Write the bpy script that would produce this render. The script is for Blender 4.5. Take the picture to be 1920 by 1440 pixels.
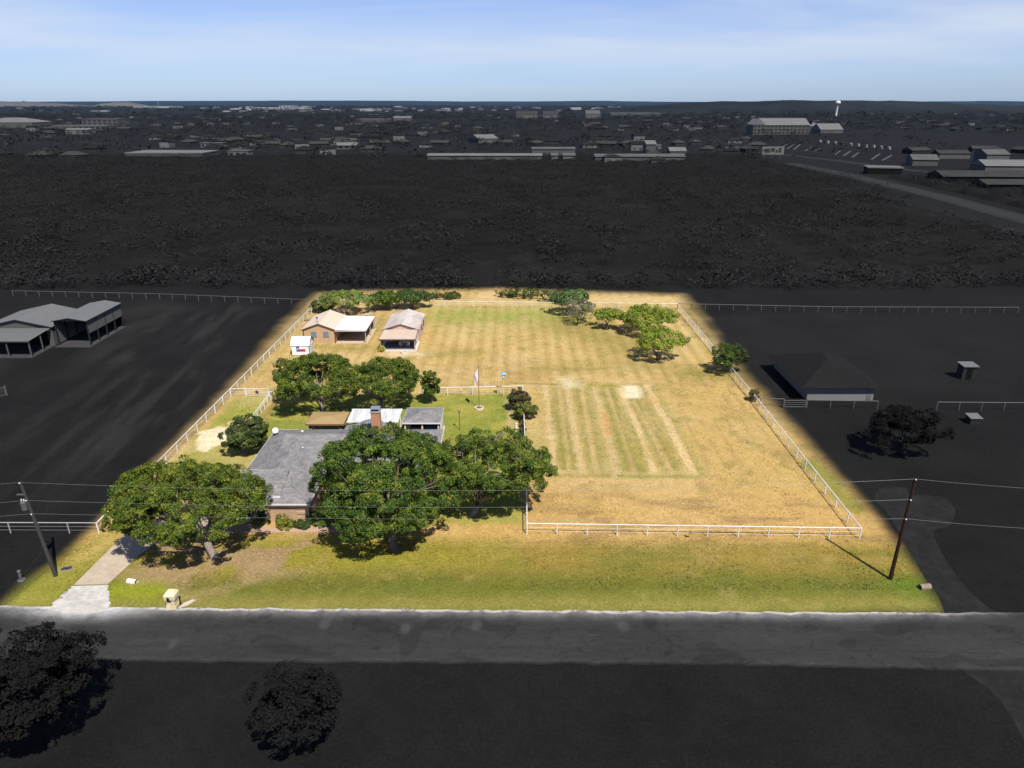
import bpy, math, random
import numpy as np
from math import radians as R, sin, cos, tan, pi
random.seed(7)
sc = bpy.context.scene
for o in list(bpy.data.objects): bpy.data.objects.remove(o)

# ------------------------------------------------------------------ camera, sky, sun, exposure
CAM_H, PITCH, FPX = 41.0, R(21.6), 1333.0
cam_d = bpy.data.cameras.new('camera'); cam = bpy.data.objects.new('camera', cam_d)
sc.collection.objects.link(cam); sc.camera = cam
cam.location = (0, 0, CAM_H); cam.rotation_euler = (pi/2 - PITCH, 0, 0)
cam_d.sensor_width = 36; cam_d.lens = 36*FPX/1920; cam_d.clip_start = 0.5; cam_d.clip_end = 90000

SUN_EL = R(55.0)
SUN_DIR = (0.46, -0.89)              # horizontal direction towards the sun
sun_d = bpy.data.lights.new('sun', 'SUN'); sun_d.energy = 5.0; sun_d.angle = R(0.5); sun_d.color = (1, .955, .87)
sun = bpy.data.objects.new('sun', sun_d); sc.collection.objects.link(sun)
from mathutils import Vector
_n = math.hypot(*SUN_DIR)
SV = Vector((SUN_DIR[0]/_n*cos(SUN_EL), SUN_DIR[1]/_n*cos(SUN_EL), sin(SUN_EL)))
sun.rotation_euler = SV.to_track_quat('Z', 'Y').to_euler(); sun.location = (40, -40, 90)

world = bpy.data.worlds.new('World'); sc.world = world; world.use_nodes = True
nt = world.node_tree; N = nt.nodes; L = nt.links
bg = N['Background']; bg.inputs[1].default_value = 0.05
sky = N.new('ShaderNodeTexSky'); sky.sky_type = 'NISHITA'; sky.sun_disc = False
sky.sun_elevation = SUN_EL; sky.sun_rotation = math.atan2(SV.x, SV.y)
sky.altitude = 200; sky.air_density = 1.0; sky.dust_density = 0.25; sky.ozone_density = 1.0
tc = N.new('ShaderNodeTexCoord'); sep = N.new('ShaderNodeSeparateXYZ'); L.new(tc.outputs['Generated'], sep.inputs[0])
def wm(op, a, b):
    n = N.new('ShaderNodeMath'); n.operation = op
    for i, v in enumerate((a, b)):
        if isinstance(v, (int, float)): n.inputs[i].default_value = v
        else: L.new(v, n.inputs[i])
    return n.outputs[0]
zz = wm('ADD', wm('MAXIMUM', sep.outputs[2], 0.0), 0.10)
cv = N.new('ShaderNodeCombineXYZ'); L.new(wm('DIVIDE', sep.outputs[0], zz), cv.inputs[0]); L.new(wm('DIVIDE', sep.outputs[1], zz), cv.inputs[1])
mp = N.new('ShaderNodeMapping'); mp.inputs['Scale'].default_value = (.55, 1.0, 1); mp.inputs['Rotation'].default_value = (0, 0, R(-14)); mp.inputs['Location'].default_value = (3.1, 1.35, 0)
L.new(cv.outputs[0], mp.inputs[0])
nz = N.new('ShaderNodeTexNoise'); nz.inputs['Scale'].default_value = .62; nz.inputs['Detail'].default_value = 8; nz.inputs['Roughness'].default_value = .52
nz.inputs['Distortion'].default_value = .5
L.new(mp.outputs[0], nz.inputs['Vector'])
rp = N.new('ShaderNodeValToRGB'); rp.color_ramp.elements[0].position = .36; rp.color_ramp.elements[1].position = .60
L.new(nz.outputs[0], rp.inputs[0])
# veil thins out to clear air towards the horizon
fadez = N.new('ShaderNodeMapRange'); fadez.inputs[1].default_value = .012; fadez.inputs[2].default_value = .075
L.new(sep.outputs[2], fadez.inputs[0])
# thin cirrus: the more obliquely one looks through the sheet, the more of it there is
thick = wm('SUBTRACT', 1.0, wm('POWER', 2.718, wm('DIVIDE', -.13, wm('MAXIMUM', sep.outputs[2], .02))))
cf = wm('MULTIPLY', wm('MULTIPLY', wm('ADD', wm('MULTIPLY', rp.outputs[0], .62), .38), fadez.outputs[0]), thick)
hs = N.new('ShaderNodeHueSaturation'); hs.inputs['Saturation'].default_value = 1.0; hs.inputs['Value'].default_value = 1.0
tint = N.new('ShaderNodeMixRGB'); tint.blend_type = 'MULTIPLY'; tint.inputs[0].default_value = 1; tint.inputs[2].default_value = (.76, .98, 1.64, 1); L.new(sky.outputs[0], tint.inputs[1])
L.new(tint.outputs[0], hs.inputs['Color'])
mx = N.new('ShaderNodeMixRGB'); L.new(cf, mx.inputs[0]); L.new(hs.outputs[0], mx.inputs[1]); mx.inputs[2].default_value = (8.9, 9.8, 11.2, 1)
L.new(mx.outputs[0], bg.inputs[0])

sc.view_settings.view_transform = 'Standard'; sc.view_settings.look = 'None'
sc.view_settings.exposure = 0.65; sc.view_settings.gamma = 1; sc.view_settings.use_curve_mapping = False
sc.cycles.max_bounces = 5; sc.cycles.diffuse_bounces = 2; sc.cycles.glossy_bounces = 2; sc.cycles.transmission_bounces = 3
sc.cycles.transparent_max_bounces = 6; sc.cycles.volume_bounces = 0; sc.cycles.use_denoising = True
sc.cycles.use_adaptive_sampling = True

# ------------------------------------------------------------------ helpers
CP, SP = cos(PITCH), sin(PITCH)
def gp(px, py, z=0.0):
    """point of the place at height z that lies under pixel (px, py) of the 1920x1440 photograph"""
    dx = (px-960)/FPX; dy = (720-py)/FPX
    y = CP + dy*SP; zz = -SP + dy*CP
    t = (z-CAM_H)/zz
    return Vector((dx*t, y*t, z))
def gx(px, py, z=0.0): return gp(px, py, z).x
def gy(py, z=0.0): return gp(960, py, z).y

MATS = {}
ALB = .76      # overall reflectance of the built surfaces
def mat(name, col, rough=.8, var=.12, scale=1.5, metal=0.0, bump=0.0, spec=.3, kind=None, col2=None, stretch=(1, 1, 1)):
    """procedural surface: base colour broken up by two scales of noise, optional bricks / shingles / siding relief"""
    if name in MATS: return MATS[name]
    col = tuple(x*ALB for x in col); col2 = tuple(x*ALB for x in col2) if col2 else None
    m = bpy.data.materials.new(name); m.use_nodes = True; MATS[name] = m
    t = m.node_tree; n = t.nodes; l = t.links; b = n['Principled BSDF']
    b.inputs['Roughness'].default_value = rough; b.inputs['Metallic'].default_value = metal
    b.inputs['Specular IOR Level'].default_value = spec if rough < .85 else .04
    tcn = n.new('ShaderNodeTexCoord'); geo = n.new('ShaderNodeNewGeometry')
    mpn = n.new('ShaderNodeMapping'); mpn.inputs['Scale'].default_value = stretch; l.new(geo.outputs['Position'], mpn.inputs[0])
    n1 = n.new('ShaderNodeTexNoise'); n1.inputs['Scale'].default_value = scale; n1.inputs['Detail'].default_value = 5; n1.inputs['Roughness'].default_value = .65
    l.new(mpn.outputs[0], n1.inputs['Vector'])
    r = n.new('ShaderNodeMapRange'); r.inputs[1].default_value = .3; r.inputs[2].default_value = .7
    r.inputs[3].default_value = 1-var; r.inputs[4].default_value = 1+var
    l.new(n1.outputs[0], r.inputs[0])
    mul = n.new('ShaderNodeVectorMath'); mul.operation = 'SCALE'
    src = None
    if kind in ('brick', 'shingle'):
        s = n.new('ShaderNodeSeparateXYZ'); l.new(geo.outputs['Position'], s.inputs[0])
        ad = n.new('ShaderNodeMath'); l.new(s.outputs[0], ad.inputs[0]); l.new(s.outputs[1], ad.inputs[1])
        zs = n.new('ShaderNodeMath'); zs.operation = 'MULTIPLY'; zs.inputs[1].default_value = 1.0 if kind == 'brick' else 3.0; l.new(s.outputs[2], zs.inputs[0])
        c = n.new('ShaderNodeCombineXYZ'); l.new(ad.outputs[0], c.inputs[0]); l.new(zs.outputs[0], c.inputs[1])
        br = n.new('ShaderNodeTexBrick'); l.new(c.outputs[0], br.inputs['Vector'])
        br.inputs['Scale'].default_value = 1.0
        br.inputs['Brick Width'].default_value = .26 if kind == 'brick' else .55
        br.inputs['Row Height'].default_value = .09 if kind == 'brick' else .20
        br.inputs['Mortar Size'].default_value = .012 if kind == 'brick' else .014
        br.inputs['Color1'].default_value = (*col, 1); c2 = col2 or tuple(x*.75 for x in col); br.inputs['Color2'].default_value = (*c2, 1)
        mo = tuple(min(1, x*1.15) for x in col) if kind == 'brick' else tuple(x*.62 for x in col)
        br.inputs['Mortar'].default_value = (*mo, 1)
        src = br.outputs[0]
    if src is None:
        if col2:
            n2 = n.new('ShaderNodeTexNoise'); n2.inputs['Scale'].default_value = scale*.37; n2.inputs['Detail'].default_value = 4
            l.new(mpn.outputs[0], n2.inputs['Vector'])
            rr = n.new('ShaderNodeValToRGB'); rr.color_ramp.elements[0].position = .4; rr.color_ramp.elements[1].position = .62
            rr.color_ramp.elements[0].color = (*col, 1); rr.color_ramp.elements[1].color = (*col2, 1)
            l.new(n2.outputs[0], rr.inputs[0]); src = rr.outputs[0]
        else:
            c = n.new('ShaderNodeRGB'); c.outputs[0].default_value = (*col, 1); src = c.outputs[0]
    l.new(src, mul.inputs[0]); l.new(r.outputs[0], mul.inputs['Scale'])
    l.new(mul.outputs[0], b.inputs['Base Color'])
    if bump:
        bp = n.new('ShaderNodeBump'); bp.inputs['Strength'].default_value = bump; bp.inputs['Distance'].default_value = .03
        l.new(n1.outputs[0], bp.inputs['Height']); l.new(bp.outputs[0], b.inputs['Normal'])
    return m
def attr_mat(name, rough=.9, fine=(9.0, .35), mid=(1.6, .18), bump=.5, bumpd=.06, stretch=(1, 1, 1), spec=.03):
    """ground colours come from the 'land' attribute (what grows or lies where, plus the painted darkening); noise adds the grain"""
    if name in MATS: return MATS[name]
    m = bpy.data.materials.new(name); m.use_nodes = True; MATS[name] = m
    t = m.node_tree; n = t.nodes; l = t.links; b = n['Principled BSDF']
    b.inputs['Roughness'].default_value = rough; b.inputs['Specular IOR Level'].default_value = spec
    at = n.new('ShaderNodeAttribute'); at.attribute_name = 'land'
    geo = n.new('ShaderNodeNewGeometry'); mpn = n.new('ShaderNodeMapping'); mpn.inputs['Scale'].default_value = stretch
    l.new(geo.outputs['Position'], mpn.inputs[0])
    last = at.outputs['Color']; hs = []
    for (s, a) in (fine, mid):
        nz = n.new('ShaderNodeTexNoise'); nz.inputs['Scale'].default_value = s; nz.inputs['Detail'].default_value = 6; nz.inputs['Roughness'].default_value = .7
        nz.inputs['Distortion'].default_value = .6
        l.new(mpn.outputs[0], nz.inputs['Vector'])
        r = n.new('ShaderNodeMapRange'); r.inputs[1].default_value = .28; r.inputs[2].default_value = .72
        r.inputs[3].default_value = 1-a; r.inputs[4].default_value = 1+a; l.new(nz.outputs[0], r.inputs[0])
        mul = n.new('ShaderNodeVectorMath'); mul.operation = 'SCALE'; l.new(last, mul.inputs[0]); l.new(r.outputs[0], mul.inputs['Scale'])
        last = mul.outputs[0]; hs.append(nz.outputs[0])
    l.new(last, b.inputs['Base Color'])
    if bump:
        bp = n.new('ShaderNodeBump'); bp.inputs['Strength'].default_value = bump; bp.inputs['Distance'].default_value = bumpd
        l.new(hs[0], bp.inputs['Height']); l.new(bp.outputs[0], b.inputs['Normal'])
    return m
def leaf_mat(name, rough=.55, trans=.14):
    if name in MATS: return MATS[name]
    m = bpy.data.materials.new(name); m.use_nodes = True; MATS[name] = m
    t = m.node_tree; n = t.nodes; l = t.links; b = n['Principled BSDF']; b.inputs['Roughness'].default_value = rough
    b.inputs['Specular IOR Level'].default_value = .2 if trans else 0
    at = n.new('ShaderNodeAttribute'); at.attribute_name = 'land'; l.new(at.outputs['Color'], b.inputs['Base Color'])
    if trans:
        tr = n.new('ShaderNodeBsdfTranslucent'); sc_ = n.new('ShaderNodeVectorMath'); sc_.operation = 'MULTIPLY'; sc_.inputs[1].default_value = (1.3, 1.5, .6)
        l.new(at.outputs['Color'], sc_.inputs[0]); l.new(sc_.outputs[0], tr.inputs['Color'])
        ms = n.new('ShaderNodeMixShader'); ms.inputs[0].default_value = trans
        l.new(b.outputs[0], ms.inputs[1]); l.new(tr.outputs[0], ms.inputs[2]); l.new(ms.outputs[0], n['Material Output'].inputs['Surface'])
    return m

COL = sc.collection
ORG = {}
def mesh_np(name, V, F, m, parent=None, land=None, smooth=False):
    """V (n,3), F list of index tuples or (k,4)/(k,3) array"""
    org = ORG.get(parent.name, Vector((0, 0, 0))) if parent else Vector((0, 0, 0))
    V = np.asarray(V, dtype=np.float64) - np.array(org)
    me = bpy.data.meshes.new(name)
    if isinstance(F, np.ndarray):
        k, w = F.shape
        me.vertices.add(len(V)); me.vertices.foreach_set('co', V.astype(np.float32).ravel())
        me.loops.add(k*w); me.loops.foreach_set('vertex_index', F.astype(np.int32).ravel())
        me.polygons.add(k); me.polygons.foreach_set('loop_start', np.arange(0, k*w, w, dtype=np.int32))
        me.polygons.foreach_set('loop_total', np.full(k, w, dtype=np.int32))
        me.update(calc_edges=True)
    else:
        me.from_pydata([tuple(v) for v in V], [], [tuple(f) for f in F]); me.update()
    if land is not None:
        a = me.attributes.new('land', 'FLOAT_COLOR', 'POINT')
        c = np.ones((len(V), 4), dtype=np.float32); c[:, :3] = np.asarray(land)*ALB; a.data.foreach_set('color', c.ravel())
    if smooth: me.polygons.foreach_set('use_smooth', np.ones(len(me.polygons), dtype=bool))
    if m: me.materials.append(m)
    o = bpy.data.objects.new(name, me); COL.objects.link(o)
    if parent: o.parent = parent; ORG[o.name] = org
    else: ORG[o.name] = Vector((0, 0, 0))
    return o
class MB:
    def __init__(s): s.v = []; s.f = []
    def add(s, vs, fs):
        k = len(s.v); s.v += [tuple(v) for v in vs]; s.f += [tuple(i+k for i in f) for f in fs]; return s
    def box(s, x0, x1, y0, y1, z0, z1):
        return s.add([(x0,y0,z0),(x1,y0,z0),(x1,y1,z0),(x0,y1,z0),(x0,y0,z1),(x1,y0,z1),(x1,y1,z1),(x0,y1,z1)],
                     [(3,2,1,0),(4,5,6,7),(0,1,5,4),(1,2,6,5),(2,3,7,6),(3,0,4,7)])
    def poly(s, pts): return s.add(pts, [tuple(range(len(pts)))])
    def slab(s, pts, th):
        """thick slab below the (counter-clockwise from above) outline"""
        n = len(pts); lo = [(p[0], p[1], p[2]-th) for p in pts]
        return s.add(list(pts)+lo, [tuple(range(n)), tuple(range(2*n-1, n-1, -1))] + [(i, i+n, (i+1) % n+n, (i+1) % n) for i in range(n)])
    def prism(s, prof, axis, a, b):
        """profile of (u,z) run along an axis: 'y' -> u is x, 'x' -> u is y"""
        n = len(prof)
        if axis == 'y': A = [(u, a, z) for u, z in prof]; B = [(u, b, z) for u, z in prof]
        else: A = [(a, u, z) for u, z in prof]; B = [(b, u, z) for u, z in prof]
        return s.add(A+B, [tuple(range(n-1, -1, -1)), tuple(range(n, 2*n))] + [(i, (i+1) % n, (i+1) % n+n, i+n) for i in range(n)])
    def tube(s, pts, rad, n=6, cap=True):
        pts = [Vector(p) for p in pts]; rs = rad if isinstance(rad, (list, tuple)) else [rad]*len(pts)
        k = len(s.v); up = Vector((0, 0, 1))
        for i, p in enumerate(pts):
            d = (pts[min(i+1, len(pts)-1)] - pts[max(i-1, 0)]).normalized()
            a = d.cross(up if abs(d.z) < .95 else Vector((1, 0, 0))).normalized(); b = d.cross(a)
            for j in range(n):
                q = p + (a*cos(2*pi*j/n) + b*sin(2*pi*j/n))*rs[i]; s.v.append(tuple(q))
        for i in range(len(pts)-1):
            for j in range(n):
                s.f.append((k+i*n+j, k+i*n+(j+1) % n, k+(i+1)*n+(j+1) % n, k+(i+1)*n+j))
        if cap: s.f.append(tuple(k+j for j in range(n-1, -1, -1))); s.f.append(tuple(k+(len(pts)-1)*n+j for j in range(n)))
        return s
    def lathe(s, c, prof, n=16):
        k = len(s.v)
        for r, z in prof:
            for j in range(n): s.v.append((c[0]+r*cos(2*pi*j/n), c[1]+r*sin(2*pi*j/n), c[2]+z))
        for i in range(len(prof)-1):
            for j in range(n): s.f.append((k+i*n+j, k+i*n+(j+1) % n, k+(i+1)*n+(j+1) % n, k+(i+1)*n+j))
        s.f.append(tuple(k+j for j in range(n-1, -1, -1))); s.f.append(tuple(k+(len(prof)-1)*n+j for j in range(n)))
        return s
    def ribs(s, a0, a1, b0, b1, n, h=.03, w=.22):
        """ribbed metal sheet: a0-a1 is the upper edge, b0-b1 the lower; ribs run from upper to lower"""
        a0, a1, b0, b1 = map(Vector, (a0, a1, b0, b1)); nr = (a1-a0).cross(b0-a0).normalized()
        if nr.z < 0: nr = -nr
        ts = []
        for i in range(n):
            t = i/n; d = 1/n
            ts += [(t, 0), (t+d*(.5-w), 0), (t+d*(.5-w*.5), h), (t+d*(.5+w*.5), h), (t+d*(.5+w), 0)]
        ts.append((1, 0)); k = len(s.v)
        for t, hh in ts: s.v.append(tuple(a0.lerp(a1, t)+nr*hh))
        for t, hh in ts: s.v.append(tuple(b0.lerp(b1, t)+nr*hh))
        m = len(ts)
        for i in range(m-1): s.f.append((k+i, k+i+1, k+m+i+1, k+m+i))
        return s
    def build(s, name, m, parent=None, smooth=False):
        o = mesh_np(name, s.v, s.f, m, parent, smooth=smooth); return o
def tag(o, label=None, cat=None, group=None, kind=None):
    if label: o['label'] = label
    if cat: o['category'] = cat
    if group: o['group'] = group
    if kind: o['kind'] = kind
    return o
def thing(name, label, cat, loc=(0, 0, 0), group=None):
    o = bpy.data.objects.new(name, None); COL.objects.link(o); o.location = loc; o.empty_display_size = .3
    ORG[o.name] = Vector(loc); return tag(o, label, cat, group)
def link_copy(src, name, parent, shift):
    c = bpy.data.objects.new(name, src.data); COL.objects.link(c); c.parent = parent; c.location = Vector(shift); return c

# numpy noise ------------------------------------------------------------
def vnoise(x, y, seed=0):
    rs = np.random.RandomState(seed); T = rs.rand(256, 256)
    xi = np.floor(x).astype(np.int64); yi = np.floor(y).astype(np.int64); fx = x-xi; fy = y-yi
    fx = fx*fx*(3-2*fx); fy = fy*fy*(3-2*fy)
    g = lambda a, b: T[a & 255, b & 255]
    return (g(xi, yi)*(1-fx)+g(xi+1, yi)*fx)*(1-fy) + (g(xi, yi+1)*(1-fx)+g(xi+1, yi+1)*fx)*fy
def fbm(x, y, s, oct=4, seed=0):
    v = 0; a = .5; t = 0
    for i in range(oct):
        v = v + a*vnoise(x/s*(2**i)+17.3*i, y/s*(2**i)+9.1*i, seed+i); t += a; a *= .55
    return v/t
def sdist(X, Y, poly):
    """signed distance to a polygon in the ground plane, positive inside"""
    P = np.array([(p[0], p[1]) for p in poly]); n = len(P)
    d = np.full(X.shape, 1e18); ins = np.zeros(X.shape, bool)
    for i in range(n):
        a = P[i]; b = P[(i+1) % n]; e = b-a; wx = X-a[0]; wy = Y-a[1]
        t = np.clip((wx*e[0]+wy*e[1])/(e@e), 0, 1)
        d = np.minimum(d, (wx-e[0]*t)**2+(wy-e[1]*t)**2)
        c = ((a[1] > Y) != (b[1] > Y)) & (X < (b[0]-a[0])*(Y-a[1])/(b[1]-a[1]+1e-12)+a[0])
        ins ^= c
    d = np.sqrt(d); return np.where(ins, d, -d)
def ldist(X, Y, line):
    P = np.array([(p[0], p[1]) for p in line]); d = np.full(X.shape, 1e18)
    for i in range(len(P)-1):
        a = P[i]; e = P[i+1]-a; wx = X-a[0]; wy = Y-a[1]; t = np.clip((wx*e[0]+wy*e[1])/(e@e), 0, 1)
        d = np.minimum(d, (wx-e[0]*t)**2+(wy-e[1]*t)**2)
    return np.sqrt(d)
def sstep(x, a, b):
    t = np.clip((x-a)/(b-a), 0, 1); return t*t*(3-2*t)
def lerp(A, B, f): return A+(B-A)*f[..., None]
G = lambda *pts: [gp(*p) for p in pts]

DARK_LAND = np.array([.0126, .0124, .0119])       # land all round the lot, darkening painted into its colour
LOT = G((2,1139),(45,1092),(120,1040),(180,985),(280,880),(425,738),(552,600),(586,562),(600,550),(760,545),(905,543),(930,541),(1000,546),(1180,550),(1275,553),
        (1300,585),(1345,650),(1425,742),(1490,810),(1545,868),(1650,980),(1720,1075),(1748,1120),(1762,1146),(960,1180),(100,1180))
def darkening_mask(X, Y):
    """1 where darkening is painted into the colour, 0 on the lot"""
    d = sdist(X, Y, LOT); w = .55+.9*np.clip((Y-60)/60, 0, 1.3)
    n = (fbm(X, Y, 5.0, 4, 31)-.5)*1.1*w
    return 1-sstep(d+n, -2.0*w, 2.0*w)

# ------------------------------------------------------------------ ground
def axis_pts(lo, hi, step, far, g=1.22):
    a = list(np.arange(lo, hi+1e-6, step)); s = step
    x = hi
    while x < far: s *= g; x += s; a.append(x)
    x = lo; s = step; b = []
    while x > -far: s *= g; x -= s; b.append(x)
    return np.array(b[::-1]+a)
xs = axis_pts(-62, 62, .36, 26000); ys = axis_pts(38, 176, .36, 26000)
GX, GY = np.meshgrid(xs, ys); X = GX.ravel(); Y = GY.ravel()
def land_colour(X, Y):
    nA = fbm(X, Y, 9, 5, 1); nB = fbm(X, Y, 2.2, 4, 5); nC = fbm(X, Y*.35, 1.1, 4, 9); nD = fbm(X*.3, Y, 1.2, 4, 13)
    gold = np.array([.46, .315, .110]); tan_ = np.array([.505, .365, .165]); olive = np.array([.225, .195, .050]); green = np.array([.135, .18, .030])
    brown = np.array([.27, .165, .065]); pale = np.array([.66, .55, .34]); ygreen = np.array([.275, .245, .035])
    c = np.tile(gold, (len(X), 1))
    c = lerp(c, tan_, sstep(nA, .40, .68)*.7); c = lerp(c, olive, sstep(nB, .52, .78)*.5)
    c = lerp(c, brown, sstep(fbm(X, Y, 4.5, 4, 21), .54, .74)*.28)
    # far field: mown in long lanes running away from the road
    far = sstep(Y, gy(735), gy(700))
    lane = .5+.5*np.sin(X*2*pi/2.35+2.0*fbm(X*.2, Y*.1, 6, 2, 3)); lk = .35+.9*fbm(X, Y*.1, 2.0, 3, 15); c = lerp(c, tan_*1.1, far*sstep(lane, .55, .8)*.5*lk); c = lerp(c, olive*1.15, far*sstep(1-lane, .8, .97)*.42*lk)
    c = lerp(c, np.array([.50, .365, .16]), far*np.exp(-((X-gx(1040,680)-(Y-gy(680))*.02)/.5)**2)*.5)
    c = lerp(c, green*1.5, np.exp(-(ldist(X, Y, G((850,592),(1050,590)))/7.0)**2)*.6*(.5+nC))
    c = lerp(c, olive, np.exp(-(ldist(X, Y, G((1060,610),(1180,650)))/6.0)**2)*.6)
    c = lerp(c, olive, np.exp(-(ldist(X, Y, G((1010,690),(1190,684),(1340,700)))/3.0)**2)*.45*(.4+nD))
    c = lerp(c, olive, np.exp(-(ldist(X, Y, G((820,665),(900,660)))/1.6)**2)*.5)
    # middle paddock, sideways mowing
    c = lerp(c, brown*1.1, far*np.exp(-((Y-gy(700))/4)**2)*.35*sstep(nD, .4, .7))
    # garden rows
    rows = [((1022,724),(1040,884)), ((1062,716),(1072,800),(1092,884)), ((1114,728),(1132,790),(1158,892)), ((1163,730),(1192,790),(1228,890)), ((1212,724),(1250,790),(1301,890))]
    gz = sstep(sdist(X, Y, G((1000,718),(1225,716),(1325,900),(1000,890))), -.5, 1.2)
    c = lerp(c, olive*1.12, gz*(.12+.45*sstep(fbm(X, Y*.10, 1.1, 3, 41), .45, .65))); c = lerp(c, tan_, gz*.4*sstep(fbm(X, Y*.10, 1.4, 3, 43), .5, .62))
    for i, rw in enumerate(rows):
        line = G(*rw); off = [(p.x+1.15, p.y) for p in line]; of2 = [(p.x-1.15, p.y) for p in line]
        wob = (fbm(X, Y, .8, 3, 50+i)-.5)*.5; vis = .55+.45*sstep(fbm(X, Y, 4.0, 3, 58+i), .3, .6)
        for ol, k in ((off, .55), (of2, .45 if i in (2, 3) else .2)): c = lerp(c, olive*.5+green*.75, np.exp(-((ldist(X, Y, ol)+wob)/.55)**2)*k*.85*(.3+nB))
        c = lerp(c, np.array([.52, .385, .19])*(1.12 if i > 2 else 1), (1-sstep(ldist(X, Y, line)+wob, .36, .58))*.85*vis)
    for rw in (((1048,730),(1068,884)), ((1090,728),(1118,886)), ((1138,730),(1190,888)), ((1188,752),(1262,888))):
        dl_ = ldist(X, Y, G(*rw))+(fbm(X, Y, .8, 3, 47)-.5)*.5; c = lerp(c, tan_*.95, (1-sstep(dl_, .12, .34))*.45*(.3+nB)); c = lerp(c, olive*.85, np.exp(-((dl_-.6)/.28)**2)*.4)
    for ln, col, wd, k in ((((1032,884),(1096,886)), tan_, .6, .7), (((1160,893),(1305,893)), green*1.2, .5, .7), (((1040,892),(1140,893)), olive, .45, .6), (((960,718),(1055,721)), olive*.7, .28, .7),
                           (((1105,722),(1165,724)), ygreen, .6, .6), (((1175,888),(1300,888)), tan_, .5, .6), (((1132,775),(1140,812)), np.array([.50,.29,.11]), .7, .9)):
        c = lerp(c, col, np.exp(-((ldist(X, Y, G(*ln))+(fbm(X, Y, 1, 3, 77)-.5)*.6)/wd)**2)*k)
    c = lerp(c, np.array([.74, .66, .45]), sstep(sdist(X, Y, G((1164,722),(1198,722),(1206,748),(1172,748)))+(nB-.5)*1.6, -.4, 1.1)*.8)
    c = lerp(c, np.array([.60, .53, .33]), np.exp(-(ldist(X, Y, G((1062,712),(1072,722)))/1.5)**2)*.6)
    # strip beside the yard fence
    c = lerp(c, np.array([.44, .34, .125]), sstep(sdist(X, Y, G((985,740),(1012,740),(1022,885),(988,960))), -.5, 1)*.5)
    # wheel marks crossing the paddock
    for k in range(7):
        p0 = gp(1240+k*22, 690+k*3); p1 = gp(1330+k*34, 880+k*4)
        c = lerp(c, brown*.85, np.exp(-((ldist(X, Y, [p0, p1])+(nB-.5)*.5)/.22)**2)*.35*sstep(nC, .35, .6))
    # front of the paddock, browner and rougher
    fr = sstep(Y, gy(880), gy(960)); c = lerp(c, np.array([.49, .305, .102]), fr*.7); c = lerp(c, brown*.9, fr*sstep(nD, .5, .75)*.6)
    # verge between fence and road
    vg = sstep(Y, gy(1000), gy(1035)); vcol = lerp(np.tile(np.array([.265, .19, .042]), (len(X), 1)), np.array([.132, .134, .022]), sstep(Y, gy(1045), gy(1105)))
    vcol = lerp(vcol, np.array([.125, .145, .026]), sstep(nD, .45, .7)*.5); vcol = lerp(vcol, np.array([.33, .255, .085]), sstep(nB, .55, .8)*.4)
    edge = np.exp(-((Y-gy(1132))/1.3)**2); vcol = lerp(vcol, np.array([.27, .235, .06]), edge*.6)
    c = lerp(c, vcol, vg)
    # front lawn by the house: dry brown patches among yellow-green
    fl = sstep(sdist(X, Y, G((300,998),(660,1000),(985,1005),(985,1070),(560,1085),(240,1120),(205,1090))), -1, 2.5)
    c = lerp(c, ygreen*.88, fl*.85*(1-sstep(Y, gy(1062), gy(1100)))*(1-.5*sstep(X, gx(760,1030), gx(980,1030))))
    bp = sstep(fbm(X, Y, 3.4, 5, 61), .50, .60)
    c = lerp(c, np.array([.315, .215, .115]), fl*bp*.85*(1-sstep(Y, gy(1085), gy(1108))*.0)*sstep(-X, -gx(640,1040), -gx(540,1040)))
    c = lerp(c, np.array([.235, .27, .018]), np.exp(-(ldist(X, Y, G((225,1105),(290,1108)))/1.4)**2)*.9)
    c = lerp(c, np.array([.30, .225, .09]), np.exp(-(ldist(X, Y, G((340,1120),(420,1105)))/1.0)**2)*.6)
    c = lerp(c, np.array([.33, .22, .11]), np.exp(-(ldist(X, Y, G((350,1058),(470,1060)))/2.2)**2)*.7*sstep(nB, .3, .55))
    # back and side lawns
    bl = sstep(sdist(X, Y, G((508,748),(560,742),(790,738),(976,737),(982,830),(986,985),(600,985),(505,850),(470,830)))+(nB-.5), -.4, .8)
    lw = lerp(np.tile(np.array([.20, .225, .038]), (len(X), 1)), np.array([.30, .275, .055]), sstep(fbm(X*.4, Y, 2.6, 4, 71), .42, .66))
    c = lerp(c, lw, bl*.95)
    c = lerp(c, np.array([.44, .33, .15]), np.exp(-((ldist(X, Y, G((957,748),(957,800)))+(nB-.5)*.8)/.55)**2)*.8)
    sl = sstep(sdist(X, Y, G((440,742),(506,742),(498,800),(500,860),(300,960),(230,1000),(205,985),(320,868)))+(nB-.5), -.4, 1.0)
    c = lerp(c, lerp(np.tile(np.array([.23, .25, .04]), (len(X), 1)), np.array([.36, .31, .10]), sstep(nA, .4, .65)), sl*.85)
    sd = sdist(X, Y, G((372,838),(398,800),(446,792),(440,815),(418,838),(375,856)))
    c = lerp(c, np.array([.70, .58, .38]), sstep(sd+(nB-.5)*4.5, -.3, .5)*.95)
    c = lerp(c, brown, np.exp(-(ldist(X, Y, G((480,800),(520,750)))/.6)**2)*.8)
    # left strip along the drive
    c = lerp(c, np.array([.27, .25, .04]), sstep(sdist(X, Y, G((0,1137),(110,1060),(185,1000),(245,990),(140,1097),(95,1135))), -.5, .8)*.75)
    c = lerp(c, np.array([.43, .30, .10]), np.exp(-(ldist(X, Y, G((160,1040),(205,1015)))/1.2)**2)*.7)
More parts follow.
